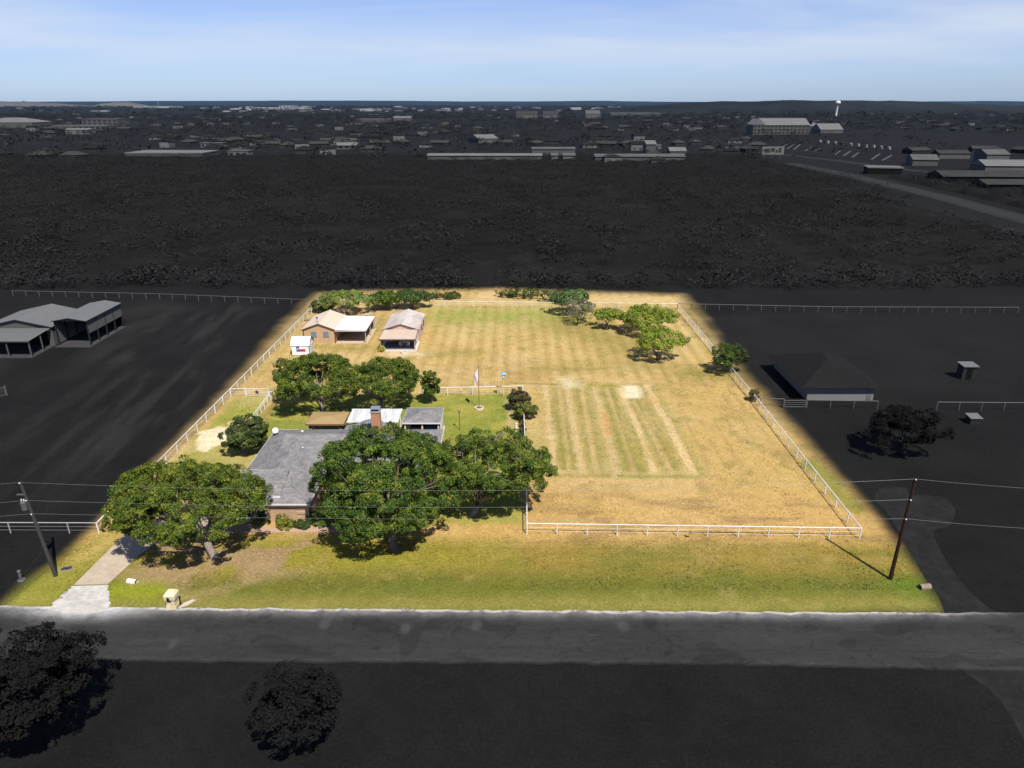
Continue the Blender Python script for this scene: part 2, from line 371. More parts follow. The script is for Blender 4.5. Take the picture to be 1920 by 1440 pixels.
    # worn earth around the sheds and outside the back fence
    for ln, col, wd, k in ((((640,632),(690,585),(735,580)), np.array([.42,.26,.13]), 2.2, .75), (((735,664),(790,664)), np.array([.56,.45,.28]), 1.3, .85), (((600,650),(680,655)), olive, 2.0, .5),
                           (((905,560),(925,548)), np.array([.56,.39,.19]), 3.2, .9), (((805,566),(1000,568)), np.array([.50,.37,.15]), 2.8, .8), (((1100,563),(1275,562)), np.array([.55,.40,.18]), 3.0, .9),
                           (((590,600),(480,690)), np.array([.42,.30,.11]), 1.5, .7), (((1310,700),(1395,700)), olive, 3.0, .6), (((700,620),(720,600)), olive, 2.0, .5)):
        c = lerp(c, col, np.exp(-((ldist(X, Y, G(*ln))+(nB-.5)*1.2)/wd)**2)*k)
    # grass darkens to green in the ditch by the culvert and along the outside of the right fence
    c = lerp(c, np.array([.115, .165, .02]), np.exp(-(ldist(X, Y, G((1690,1098),(1740,1100)))/1.6)**2)*.85)
    c = lerp(c, np.array([.16, .185, .025]), np.exp(-((ldist(X, Y, G((1520,868),(1600,950)))+(nB-.5)*2)/1.3)**2)*.75)
    # land outside the lot, darkened in its colour
    g = DARK_LAND*(.75+.5*fbm(X, Y, 6, 4, 91))[:, None]
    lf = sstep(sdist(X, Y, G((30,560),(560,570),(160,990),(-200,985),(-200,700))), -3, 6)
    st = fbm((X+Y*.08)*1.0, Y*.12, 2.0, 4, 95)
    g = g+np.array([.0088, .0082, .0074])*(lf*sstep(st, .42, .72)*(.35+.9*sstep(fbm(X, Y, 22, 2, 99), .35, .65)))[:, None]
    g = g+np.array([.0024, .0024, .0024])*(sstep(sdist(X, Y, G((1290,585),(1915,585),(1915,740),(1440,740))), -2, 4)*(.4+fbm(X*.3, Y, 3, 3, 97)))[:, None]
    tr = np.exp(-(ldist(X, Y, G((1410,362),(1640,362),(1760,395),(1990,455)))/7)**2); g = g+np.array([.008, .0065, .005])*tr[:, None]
    return lerp(c, g, darkening_mask(X, Y))
land = land_colour(X, Y)
nx, ny = len(xs), len(ys)
ii = (np.arange(ny-1)[:, None]*nx+np.arange(nx-1)[None, :]).ravel()
Fq = np.stack([ii, ii+1, ii+nx+1, ii+nx], 1)
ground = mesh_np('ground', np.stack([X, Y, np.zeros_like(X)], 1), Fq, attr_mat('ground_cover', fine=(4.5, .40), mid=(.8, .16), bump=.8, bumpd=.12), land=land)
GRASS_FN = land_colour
tag(ground, 'dry golden and green mown grass of the lot, land around darkened in colour', kind='structure')

# ------------------------------------------------------------------ road, drives, walks
def strip_sheet(name, pN, pS, z, colfun, m, nl=700, nw=26, rag=.25, seed=0, smoothrag=.6):
    """sheet between a north and a south polyline with ragged edges"""
    def samp(P, t):
        P = np.array([(p[0], p[1]) for p in P]); s = np.concatenate([[0], np.cumsum(np.hypot(*np.diff(P, axis=0).T))]); s /= s[-1]
        return np.stack([np.interp(t, s, P[:, 0]), np.interp(t, s, P[:, 1])], 1)
    t = np.linspace(0, 1, nl); A = samp(pN, t); B = samp(pS, t)
    A[:, 1] += (fbm(A[:, 0], A[:, 0]*0+seed, 2.2*smoothrag, 5, seed)-.5)*2*rag; B[:, 1] += (fbm(B[:, 0], B[:, 0]*0+seed+5, 2.2*smoothrag, 5, seed+3)-.5)*2*rag
    w = np.linspace(0, 1, nw)**1.0
    P = A[:, None, :]*(1-w)[None, :, None]+B[:, None, :]*w[None, :, None]
    Wd = np.broadcast_to(w[None, :], P.shape[:2]).ravel(); P = P.reshape(-1, 2)
    V = np.stack([P[:, 0], P[:, 1], np.full(len(P), z)], 1)
    i = (np.arange(nl-1)[:, None]*nw+np.arange(nw-1)[None, :]).ravel()
    F = np.stack([i, i+nw, i+nw+1, i+1], 1)
    # make the sheet face up
    a, b, c_ = V[F[0, 0]], V[F[0, 1]], V[F[0, 2]]
    if np.cross(b-a, c_-a)[2] < 0: F = F[:, ::-1].copy()
    o = mesh_np(name, V, F, m, land=colfun(V[:, 0], V[:, 1], Wd)); tag(o, kind='structure'); return o
yN0, yS0 = 1140, 1246
def road_col(X, Y, w):
    n = fbm(X*.25, Y, 1.5, 5, 101); n2 = fbm(X, Y, 1.0, 4, 105); c = np.tile(np.array([.036, .036, .0355]), (len(X), 1))
    c = c*(.72+.55*n)[:, None]
    side = 1-sstep(np.abs(X+6), 34, 52)          # pale grit along the lot, where the painted darkening fades
    k = np.exp(-(w/.13)**2)*side; c = lerp(c, np.array([.17, .165, .158]), np.clip(k*(.45+1.0*n2), 0, 1))
    n3 = fbm(X, Y, .35, 3, 109); n4 = fbm(X*1.0, Y*.12, .5, 3, 111); k = np.exp(-(w/.10)**2)*side*sstep(n4, .45, .7); c = lerp(c, np.array([.19, .185, .175]), k*.6)
    k = (1-sstep(w+.05*(n2-.5)+.03*(n3-.5), .022, .055))*side; c = lerp(c, np.array([.46, .43, .39])*1.0, k*.9); c = lerp(c, np.array([.05, .05, .045]), k*sstep(n3, .62, .7)*.7)
    ap = np.exp(-((X-gx(150,1140))/4.6)**2)*np.exp(-(w/.2)**2); c = lerp(c, np.array([.52, .51, .50]), np.clip(ap*1.1*(.5+n2), 0, 1))
    k = sstep(w, .90, .955); c = lerp(c, np.array([.05, .05, .048]), k*sstep(n2, .38, .6)*.8); c = lerp(c, DARK_LAND*1.2, sstep(w+(n2-.5)*.05, .94, .99)*.8)
    dk = 1-sstep(X, -62, -44); c = lerp(c, c*1.25, dk*.8)
    cr_ = np.abs(fbm(X, Y, 2.6, 4, 121)-.5); c = lerp(c, c*.5, (1-sstep(cr_, .004, .012))*.55)
    pt_ = sstep(fbm(X*.5, Y, 2.0, 2, 123), .66, .68); c = lerp(c, c*.72, pt_*.7)
    for ww in (.38, .72): c = lerp(c, c*.55, np.exp(-((w-ww+(fbm(X, X*0, 7, 3, int(ww*100))-.5)*.02)/.006)**2)*.75*sstep(n, .35, .5))
    for (px, py, r) in ((1168,1172,.55),(760,1179,.45),(610,1168,.5),(325,1207,.35),(894,1172,.45)):
        p = gp(px, py); c = lerp(c, np.array([.062, .061, .06]), np.exp(-(((X-p.x)/r)**2+((Y-p.y)/(r*1.6))**2)**2)*.8)
    return c
road = strip_sheet('road', G((-900,1134),(0,1136),(330,1140),(960,1144),(1500,1148),(1800,1149),(2700,1154)), G((-900,1232),(0,1236),(400,1243),(960,1245),(1500,1250),(1920,1262),(2700,1280)), .02,
                   road_col, attr_mat('asphalt', fine=(14, .22), mid=(2.2, .16), bump=.35, bumpd=.02, stretch=(.35, 1, 1)), nl=1100, nw=60, rag=.2, seed=3)
road['label'] = 'worn asphalt road darkened in colour, pale gritty edge along the lot'
M_conc = mat('drive_concrete', (.43, .345, .25), .85, .12, 2.0, bump=.2, col2=(.47, .385, .29))
M_gravel = mat('white_caliche', (.52, .49, .45), .95, .18, 2.0, bump=.4, col2=(.43, .405, .37))
def flat(name, pts, z, m, label=None, th=None):
    o = MB()
    P = [(p[0], p[1], z) for p in pts]
    ar = sum(P[i][0]*P[(i+1) % len(P)][1]-P[(i+1) % len(P)][0]*P[i][1] for i in range(len(P)))
    if ar < 0: P = P[::-1]
    o.slab(P, th or .06); ob = o.build(name, m); tag(ob, label, kind='structure'); return ob
drv = flat('driveway', G((139,1097),(202,1096),(263,1040),(325,994),(470,990),(470,972),(330,968),(243,993)), .05, M_conc, 'tan concrete driveway passing under the oak at its left edge')
jag = []
for t in np.linspace(0, 1, 26):
    p = gp(97+42*t, 1136-39*t); jag.append((p.x+random.uniform(-.25, .25), p.y+random.uniform(-.2, .2)))
jag += [(gp(202, 1097.5).x, gp(202, 1097.5).y)]
for t in np.linspace(0, 1, 20):
    p = gp(202+3*t, 1097+44*t); jag.append((p.x+random.uniform(-.15, .2), p.y))
jag += [(p.x, p.y) for p in G((180,1150),(120,1149),(70,1140))]
flat('gravel_apron', jag, .035, M_gravel, 'white crushed stone apron joining driveway and road')
flat('walkway', G((300,988.5),(648,987.5),(651,998),(300,1000)), .055, mat('walk_concrete', (.44, .30, .21), .85, .12, 2.5, bump=.2), 'narrow pinkish concrete walk in front of the house')
flat('path', G((649,987),(666,958),(681,958),(668,998),(651,998.5)), .045, mat('walk_concrete', (.44, .30, .21)), 'short dark path from the walk up to the house door')
M_lane = mat('lane_asphalt', (.017, .017, .0165), .9, .25, 1.2, bump=.3, col2=(.021, .021, .0205))  # asphalt colour includes the darkening painted round the lot
def smooth_poly(pts, k=6):
    out = []; n = len(pts)
    for i in range(n-1):
        p0, p1, p2, p3 = pts[max(i-1, 0)], pts[i], pts[i+1], pts[min(i+2, n-1)]
        for j in range(k):
            t = j/k; out.append(tuple(.5*((2*p1[a])+(-p0[a]+p2[a])*t+(2*p0[a]-5*p1[a]+4*p2[a]-p3[a])*t*t+(-p0[a]+3*p1[a]-3*p2[a]+p3[a])*t**3) for a in (0, 1)))
    out.append(tuple(pts[-1][:2])); return out
lane_l = smooth_poly(G((1772,1152),(1758,1115),(1735,1085),(1690,1005),(1662,960),(1640,935),(1655,915),(1700,915)))
lane_r = smooth_poly(G((1705,927),(1762,932),(1790,955),(1780,985),(1752,995),(1762,1030),(1790,1075),(1830,1120),(1872,1152)))
flat('lane', lane_l+lane_r, .012, M_lane, 'dark lane curving up from the road to a turning loop on the right')
flat('side_drive', smooth_poly(G((1800,1256),(1850,1290),(1890,1335),(1935,1420)))+[(p.x, p.y) for p in G((2300,1420),(2300,1265))], .012, M_lane, 'grey drive opening off the near side of the road')

# ------------------------------------------------------------------ far terrain
def mound(name, cx, cy, sx, sy, h, m, seed, label, n=60, ny_=14, rough=.35):
    u = np.linspace(-1, 1, n); v = np.linspace(-1, 1, ny_); U, W = np.meshgrid(u, v)
    prof = np.clip(1-np.abs(U)**2.2, 0, 1)*np.clip(1-W**2, 0, 1)**.8
    Z = h*prof*(1-rough+rough*2*fbm(U*8+seed, W*2+seed, 1.0, 4, seed))-1.0
    V = np.stack([(cx+U*sx).ravel(), (cy+W*sy).ravel(), Z.ravel()], 1)
    i = (np.arange(ny_-1)[:, None]*n+np.arange(n-1)[None, :]).ravel(); F = np.stack([i, i+1, i+n+1, i+n], 1)
    o = mesh_np(name, V, F, m, smooth=True); tag(o, label, kind='structure'); return o
M_far = mat('far_woodland', (.010, .012, .012), .95, .4, .004, col2=(.018, .019, .018))
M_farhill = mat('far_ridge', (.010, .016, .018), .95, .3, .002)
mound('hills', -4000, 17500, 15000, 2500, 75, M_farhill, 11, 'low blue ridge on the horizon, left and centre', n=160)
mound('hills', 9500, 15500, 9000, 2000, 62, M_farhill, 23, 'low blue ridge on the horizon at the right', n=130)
mound('hill', gp(1660,217).x*1.15, 3600, 1150, 700, 51, M_far, 37, 'dark wooded hill on the right horizon behind the water tower', n=120, ny_=26, rough=.15)
M_spoil = mat('pale_spoil', (.10, .088, .082), .95, .2, .01)
mound('spoil_mound', -6050, 8900, 1100, 420, 52, M_spoil, 41, 'pale quarry mound on the far left horizon', n=50, rough=.2)
mound('spoil_mound', -4560, 8900, 300, 200, 47, M_spoil, 43, 'smaller pale quarry mound right of the first on the horizon', n=40, rough=.2)

# ------------------------------------------------------------------ trees
M_leaf = leaf_mat('leaves'); M_leafd = leaf_mat('darkened_leaves', .8, 0)  # second material: leaves with darkening painted into their colour
M_bark = mat('bark', (.14, .105, .075), .95, .3, 5, bump=.6, col2=(.19, .155, .12))
M_barkp = mat('pale_bark', (.24, .20, .16), .95, .3, 5, bump=.6)
M_barkd = mat('darkened_bark', (.014, .014, .014), .95, .3, 5)  # bark with the same darkening in its colour
DARKENED_LEAF = np.array([.0125, .0123, .0118])  # leaf colour under the darkening painted outside the lot
def leaf_quads(C, Nn, size, asp, rs):
    """one rhombic leaf per centre C with normal Nn"""
    n = len(C); r = rs.normal(size=(n, 3)); t = np.cross(Nn, r); t /= np.linalg.norm(t, axis=1)[:, None]+1e-9; b = np.cross(Nn, t)
    s = size*(.6+.8*rs.rand(n))[:, None]
    fold = Nn*s*.18
    V = np.stack([C-t*s, C-b*s*asp+fold, C+t*s, C+b*s*asp+fold], 1).reshape(-1, 3)
    F = np.arange(4*n).reshape(-1, 4); return V, F
def crown_points(rs, n, cen, rad, low=-.55, lump=.25, shell=.62, lobes=7):
    """clump centres through an uneven crown: several lobes on an ellipsoid"""
    d = rs.normal(size=(n*3, 3)); d /= np.linalg.norm(d, axis=1)[:, None]; d = d[d[:, 2] > low][:n]
    ld = rs.normal(size=(lobes, 3)); ld[:, 2] = np.abs(ld[:, 2])*.7; ld /= np.linalg.norm(ld, axis=1)[:, None]
    dot = d@ld.T; bulge = np.max(np.clip((dot-.55)/.45, 0, 1), axis=1)
    r = (1-lump)+lump*1.25*bulge
    inner = rs.rand(len(d)); f = np.where(inner < .18, .35+.3*rs.rand(len(d)), shell+(1-shell)*rs.rand(len(d))**.6)
    return cen+d*np.array(rad)*(r*f)[:, None], d
def branch_clumps(rs, P, D, k, R):
    """each branch end carries k leaf clumps spread over its outer side"""
    i = np.repeat(np.arange(len(P)), k); e = rs.normal(size=(len(i), 3)); e /= np.linalg.norm(e, axis=1)[:, None]
    s = (e*D[i]).sum(1) < -.2; e[s] *= -1
    return P[i]+e*np.array([1, 1, .62])*(R*(.45+.6*rs.rand(len(i))))[:, None]
def make_tree(name, label, base, h, cen, rad, nclump, cr, nleaf, ls, pal, seed, trunk_r, fork=.28, limbs=7, low=-.55, group=None, cat='tree',
              bark=None, lump=.25, stems=1, twig=.35, upbias=.35, shell=.62, lobes=7, flat=.75, grey=True, spread=.75, limb_k=1.0, sub=0, subr=1.2):
    """tapered trunk and limbs, crown of leaf clumps. cen/rad relative to base"""
    rs = np.random.RandomState(seed); bx, by = base[0], base[1]
    root = thing(name, label, cat, (bx, by, 0), group)
    cen = np.array(cen, float); P, D = crown_points(rs, nclump, cen, rad, low, lump, lobes=lobes, shell=shell)
    if sub: P = branch_clumps(rs, P, D, sub, subr)
    P = P[P[:, 2] > .5*cr]
    n = len(P); dd = (P-cen)/np.array(rad)
    # wood
    w = MB(); fz = h*fork
    limb_pts = []
    for s_ in range(stems):
        a0 = 2*pi*s_/stems+rs.rand(); off = (0 if stems == 1 else trunk_r*1.1)
        b0 = Vector((cos(a0)*off, sin(a0)*off, -.15)); top = Vector((cen[0]*.3+cos(a0)*off*3, cen[1]*.3+sin(a0)*off*3, fz))
        mid = b0.lerp(top, .5)+Vector((rs.normal()*.08*h*.2, rs.normal()*.08*h*.2, 0))
        w.tube([b0, b0.lerp(mid, .25)+Vector((0, 0, .1)), mid, top], [trunk_r*1.5, trunk_r*1.05, trunk_r*.92, trunk_r*.8], 8)
        for k in range(max(2, limbs//stems)):
            a = a0+2*pi*k/max(2, limbs//stems)+rs.normal()*.25; el = rs.uniform(.1, .95)
            e = Vector((cen[0]+cos(a)*rad[0]*spread*cos(el*1.1), cen[1]+sin(a)*rad[1]*spread*cos(el*1.1), cen[2]+rad[2]*spread*(sin(el*1.3)-.25)))
            m1 = top.lerp(e, .35)+Vector((0, 0, -.06*h+rs.normal()*.1)); m2 = top.lerp(e, .7)+Vector((rs.normal()*.2, rs.normal()*.2, rs.normal()*.2-.02*h))
            r0 = trunk_r*.55*limb_k; w.tube([top-Vector((0, 0, .1)), m1, m2, e], [r0, r0*.75, r0*.5, r0*.25], 6)
            limb_pts += [m1, m2, e, m1.lerp(m2, .5)]
    LP = np.array([tuple(p) for p in limb_pts])
    for i in rs.permutation(n)[:int(n*twig)]:
        p = P[i]; j = np.argmin(((LP-p)**2).sum(1)+1e3*(LP[:, 2] > p[2]+.3)); q = LP[j]
        m_ = (q+p)/2+rs.normal(size=3)*.12; r0 = trunk_r*.16+.008
        w.tube([q, m_, p], [r0, r0*.7, r0*.3], 4, cap=False)
    w.v = [(x+bx, y+by, z) for x, y, z in w.v]
    w.build('trunk', bark or M_bark, root, smooth=True)
    # leaves
    k = nleaf; ci = np.repeat(np.arange(n), k); m = len(ci)
    d = rs.normal(size=(m, 3)); d /= np.linalg.norm(d, axis=1)[:, None]
    flipd = (d*dd[ci]).sum(1) < -.35; d[flipd] *= -1
    rr = cr*(.65+.7*rs.rand(n))
    rad_l = (.45+.55*rs.rand(m)**.5)*rr[ci]
    C = P[ci]+d*rad_l[:, None]*np.array([1, 1, flat])
    Nn = d*.75+rs.normal(size=(m, 3))*.55+np.array([0, 0, upbias])+dd[ci]*.2; Nn /= np.linalg.norm(Nn, axis=1)[:, None]
    keep = C[:, 2] > .15; C, Nn, ci = C[keep], Nn[keep], ci[keep]; m = len(C)
    V, F = leaf_quads(C, Nn, ls, .62, rs); V = V+np.array([bx, by, 0])
    pal = np.array(pal); pk = rs.randint(0, len(pal), n); cl = pal[pk]*(.8+.4*rs.rand(n))[:, None]
    c = cl[ci]*(.72+.56*rs.rand(m))[:, None]; c = lerp(c, pal[-1]*1.25, (rs.rand(m) < .12)*.6)
    if grey:  # leaves outside the lot blend to the painted darkening
        g = darkening_mask(C[:, 0]+bx, C[:, 1]+by); c = lerp(c, DARKENED_LEAF, g)
    mesh_np('crown', V, F, M_leafd if grey == 'all' else M_leaf, root, land=np.repeat(c, 4, axis=0))
    return root
OAK = [(.046, .086, .009), (.066, .108, .011), (.092, .130, .013), (.16, .19, .020)]
OAKD = [(.036, .078, .009), (.054, .100, .011), (.078, .124, .013), (.14, .18, .020)]
OLIVE = [(.058, .096, .009), (.080, .120, .011), (.108, .140, .013), (.17, .195, .018)]
def gb(px, py): p = gp(px, py); return (p.x, p.y)
make_tree('oak_tree', 'broad olive-green oak overhanging the driveway, low spreading limbs', gb(403,1044), 9.2, (-2.3, 1.0, 5.2), (6.8, 5.8, 3.3), 125, .50, 100, .088, OLIVE, 101, .40, fork=.17, limbs=13, low=-.34, lobes=9, lump=.3, bark=M_barkp, limb_k=.62, sub=8, subr=1.3, twig=.12)
make_tree('oak_tree', 'largest dark green oak hiding the front of the house', gb(738,1030), 11.2, (-1.0, 2.8, 5.7), (6.9, 6.4, 5.0), 185, .52, 100, .088, OAKD, 103, .46, fork=.2, limbs=10, low=-.8, lobes=11, lump=.26, sub=8, subr=1.35, twig=.06, spread=.62)
make_tree('oak_tree', 'oak leaning right beside the yard fence, limbs showing through', gb(884,966), 9.0, (2.5, 1.1, 5.2), (5.3, 5.0, 3.7), 84, .48, 92, .088, OAK, 107, .34, fork=.16, limbs=14, low=-.45, lobes=9, lump=.42, bark=M_barkp, limb_k=.62, sub=8, subr=1.2, twig=.2)
make_tree('oak_tree', 'wide oak behind the tan gazebo, left of the pair', gb(607,773), 8.2, (-.5, .6, 4.5), (6.0, 4.8, 3.0), 92, .53, 72, .105, OAK, 109, .36, fork=.2, limbs=11, low=-.4, lobes=9, lump=.3, bark=M_barkp, sub=8, subr=1.25, limb_k=.7, twig=.12)
make_tree('oak_tree', 'oak behind the white patio roof, right of the pair', gb(716,773), 8.2, (.1, .5, 4.6), (4.4, 4.4, 3.1), 70, .53, 72, .105, OAK, 113, .34, fork=.22, limbs=11, low=-.4, lobes=8, lump=.33, bark=M_barkp, sub=8, subr=1.2, limb_k=.7, twig=.12)
make_tree('young_tree', 'slim upright young tree in the green back yard', gb(809,757), 5.6, (0, 0, 3.0), (1.35, 1.3, 2.9), 60, .42, 90, .11, OAK, 127, .09, fork=.2, limbs=6, low=-.9, lump=.4, spread=.6)
make_tree('cedar_tree', 'rounded dense evergreen beside the left end of the house roof', gb(466,852), 4.6, (0, .5, 2.4), (2.9, 2.6, 2.2), 90, .6, 90, .16, [(.045,.075,.018),(.06,.09,.02),(.085,.105,.022)], 131, .16, fork=.2, limbs=6, low=-.8, lump=.3)
MESQ = [(.19, .25, .024), (.235, .29, .024), (.27, .31, .026), (.17, .24, .035)]
make_tree('mesquite_tree', 'grey half-bare mesquite at the left of the far tree cluster', gb(1086,607), 4.6, (.3, 0, 2.9), (3.6, 3.2, 2.0), 60, .7, 26, .16, [(.17,.165,.11),(.20,.19,.14),(.14,.16,.06)], 137, .13, fork=.18, limbs=10, stems=2, twig=1.0, low=-.4, bark=M_barkp, lump=.35)
make_tree('mesquite_tree', 'green-topped mesquite leaning over the back fence', gb(1066,592), 4.8, (0, 1.2, 3.1), (4.2, 3.2, 2.0), 80, .8, 45, .18, [(.085,.14,.05),(.10,.16,.05),(.13,.18,.05)], 139, .14, fork=.2, limbs=9, stems=2, twig=.8, low=-.4)
make_tree('mesquite_tree', 'small bright mesquite standing alone in the far tree cluster', gb(1138,617), 3.9, (0, 0, 2.6), (2.9, 2.6, 1.5), 60, .65, 45, .16, MESQ, 149, .12, fork=.3, limbs=8, twig=.7, low=-.35, lump=.3)
make_tree('mesquite_tree', 'widest yellow-green mesquite at the back of the cluster', gb(1205,629), 5.0, (.9, 1.0, 3.0), (5.9, 4.2, 2.4), 190, .7, 55, .14, MESQ, 151, .16, fork=.15, limbs=11, stems=3, twig=.5, low=-.5, lump=.32)
make_tree('mesquite_tree', 'nearest bright yellow-green mesquite of the cluster, twisted trunk showing', gb(1234,676), 4.7, (.3, .6, 3.1), (4.3, 3.9, 2.2), 120, .7, 52, .14, MESQ, 157, .15, fork=.16, limbs=11, stems=3, twig=.6, low=-.35, lump=.4)
make_tree('fence_tree', 'green tree on the right fence, its far side darkened in leaf colour', gb(1368,701), 4.9, (-.2, .8, 2.6), (3.0, 2.9, 2.1), 100, .6, 80, .12, [(.036,.075,.01),(.05,.09,.011),(.08,.115,.014)], 163, .16, fork=.2, limbs=7, low=-.7, lump=.35)
make_tree('fence_shrub', 'tiny shrub with rusty foot against the right fence', gb(1413,752), 1.9, (0, 0, 1.0), (.75, .7, .9), 26, .3, 50, .1, [(.09,.13,.02),(.12,.09,.04),(.16,.08,.05)], 167, .05, fork=.2, limbs=5, low=-.9, cat='shrub')
make_tree('shade_tree', 'airy pale-green tree behind the tan shop', gb(650,588), 4.6, (0, .3, 2.8), (6.0, 4.2, 1.8), 150, .7, 60, .14, [(.13,.20,.045),(.17,.24,.045),(.20,.26,.045)], 173, .2, fork=.25, limbs=10, low=-.4, lump=.4, twig=.5)
make_tree('shade_tree', 'dark tree between the two shops along the back fence', gb(722,580), 4.0, (0, .3, 2.3), (3.4, 2.8, 1.6), 90, .75, 60, .17, OAKD, 179, .16, fork=.25, limbs=8, low=-.5, lump=.3)
make_tree('shade_tree', 'dark flat-topped tree behind the porch shop', gb(775,578), 3.9, (0, .2, 2.3), (4.2, 2.6, 1.4), 100, .75, 60, .17, [(.06,.10,.018),(.08,.125,.02),(.05,.085,.02)], 181, .16, fork=.35, limbs=8, low=-.3, lump=.3)
make_tree('crape_myrtle', 'rusty-topped crape myrtle at the corner of the yard fence', gb(972,768), 3.3, (0, 0, 1.9), (1.5, 1.5, 1.5), 60, .45, 60, .13, [(.085,.055,.025),(.10,.06,.03),(.07,.10,.02)], 191, .07, fork=.2, limbs=8, stems=3, low=-.9, lump=.3, cat='shrub')
make_tree('crape_myrtle', 'green shrub just below the crape myrtle by the yard fence', gb(984,785), 2.3, (0, 0, 1.2), (1.7, 1.5, 1.1), 50, .4, 60, .12, [(.10,.14,.02),(.13,.155,.025),(.12,.08,.03)], 193, .06, fork=.2, limbs=8, stems=3, low=-.9, lump=.3, cat='shrub')
# brush along the back fence
k = 0
for (px, py, w_, h_, lb) in ((840,560,4.0,1.3,'low brush left of the bare track behind the fence'), (975,557,6.5,1.8,'broad dark brush clump just right of the bare track'), (1040,565,4.5,2.6,'brush touching the leaning mesquite at the back fence'),
                             (605,585,3.6,2.6,'bush at the back corner beside the tan shop')):
    k += 1
    make_tree('brush', lb, gb(px, py), h_, (0, 0, h_*.5), (w_*.8, w_*.4, h_*.5), int(14+w_*6), .55, 45, .16, [(.06,.085,.016),(.085,.105,.02),(.04,.065,.016)], 300+k, .06, fork=.2, limbs=6, stems=2, low=-.9, cat='bush', twig=.2)
# foundation plants by the brick wall
for (px, py, h_, w_, pal, lb) in ((529,988,1.5,.7,[(.20,.20,.02),(.16,.19,.02)],'spindly yellow-green shrub against the brick wall'), (538,990,.8,.8,[(.22,.20,.02),(.16,.18,.02)],'low yellow shrub beside the walk'), (562,989,.85,.55,[(.05,.075,.02),(.06,.09,.02)],'small clipped dark shrub by the wall corner'), (571,991,.7,.5,[(.05,.08,.02),(.06,.085,.02)],'smallest dark shrub at the edge of the walk'),
                                  (583,976,1.1,.75,[(.07,.14,.02),(.09,.16,.02)],'round bright shrub at the brick corner'), (492,984,1.6,1.2,[(.04,.07,.02),(.05,.09,.02)],'dark bush under the arched window'), (609,982,.8,1.6,[(.06,.12,.02),(.08,.14,.02)],'low green groundcover in the oak shade')):
    k += 1
    make_tree('shrub', lb, gb(px, py), h_, (0, 0, h_*.5), (w_, w_*.9, h_*.52), 30, .22, 40, .085, pal, 400+k, .03, fork=.25, limbs=5, stems=2, low=-.9, cat='shrub', twig=.2)
# plants in the stone-edged bed along the yard fence
for i, (px, py) in enumerate(((979,800),(980,812),(981,824),(982,838))):
    make_tree('bed_plant', ['rusty plant at the far end of the fence bed', 'plant second from the far end of the fence bed', 'plant third from the far end of the fence bed', 'nearest plant of the fence bed beside the oak'][i], gb(px, py), .8, (0, 0, .45), (.45, .5, .4), 16, .2, 36, .09,
              [[(.12,.07,.04),(.14,.09,.05)],[(.08,.12,.02),(.12,.10,.04)],[(.10,.06,.04),(.09,.11,.03)],[(.12,.08,.05),(.08,.11,.02)]][i], 450+i, .03, stems=2, limbs=4, low=-.9, cat='plant', twig=.2, group='plants in the bed by the yard fence')
# trees around the lot, darkening painted into leaf and bark colours
GL = [(.0190, .0187, .0180), (.0218, .0214, .0206), (.0255, .0250, .0241)]
GT = [(.026, .0256, .0247), (.030, .0295, .0285), (.034, .0335, .0323)]
for (b, h_, cen, rad, n, lb, sd) in (((-31.5, 36.2), 9.5, (-1, -.5, 5.2), (4.6, 4.4, 3.6), 105, 'colour-darkened tree filling the bottom left corner', 501), ((-13.9, 35.6), 8.0, (0, -.4, 4.5), (2.4, 2.4, 2.5), 44, 'colour-darkened tree at the bottom edge, left of centre', 503),
                                     (gb(1690,850), 6.5, (0, 0, 3.6), (4.8, 4.6, 2.2), 66, 'wide colour-darkened tree in the right neighbour yard above the loop', 507)):
    make_tree('darkened_tree', lb, b, h_, cen, rad, n, .42, 46, .10, GT, sd, .22, fork=.25, limbs=7, low=-.6, lump=.4, bark=M_barkd, grey='all', group='colour-darkened trees around the lot', twig=.1, upbias=.8, sub=6, subr=.95)

rs = np.random.RandomState(93)
# ------------------------------------------------------------------ woods behind the lot and through the town, darkened in colour: one mass
def wood_mass(name, label, PX, PY, H, Wd, nl, ls, seed, m=M_leafd, carpet=None):
    rs = np.random.RandomState(seed); n = len(PX)
    ci = np.repeat(np.arange(n), nl); k = len(ci)
    d = rs.normal(size=(k, 3)); d /= np.linalg.norm(d, axis=1)[:, None]; d[:, 2] = np.abs(d[:, 2])*1.1-.25
    lum = .75+.5*rs.rand(k)
    C = np.stack([PX[ci]+d[:, 0]*Wd[ci]*.5*lum, PY[ci]+d[:, 1]*Wd[ci]*.5*lum, H[ci]*(.5+.47*d[:, 2]*lum)], 1); C[:, 2] = np.maximum(C[:, 2], .2)
    Nn = d*.5+rs.normal(size=(k, 3))*.4+np.array([0, 0, .9]); Nn /= np.linalg.norm(Nn, axis=1)[:, None]
    V, F = leaf_quads(C, Nn, 1.0, .7, rs)
    Vc = V.reshape(-1, 4, 3); ctr = C[:, None, :]; V = (ctr+(Vc-ctr)*(ls*Wd[ci])[:, None, None]).reshape(-1, 3)
    col = np.array(GL)[rs.randint(0, 3, n)][ci]*(.8+.4*rs.rand(k))[:, None]; col = np.repeat(col, 4, axis=0)
    if carpet is not None:      # closed canopy under the loose leaves
        CV, CF, CC = carpet; F = np.concatenate([F, CF+len(V)]); V = np.concatenate([V, CV]); col = np.concatenate([col, CC])
    o = mesh_np(name, V, F, m, land=col); return tag(o, label, kind='stuff')
rs = np.random.RandomState(61)
def scatter(n, y0, y1, half, keep=None, seed=0):
    """random ground points, evenly in area, inside the view wedge"""
    r_ = np.random.RandomState(seed); yy = np.sqrt(r_.rand(n)*(y1**2-y0**2)+y0**2); xx = (r_.rand(n)*2-1)*(yy*half+40)
    if keep is not None: k_ = keep(xx, yy); xx, yy = xx[k_], yy[k_]
    return xx, yy
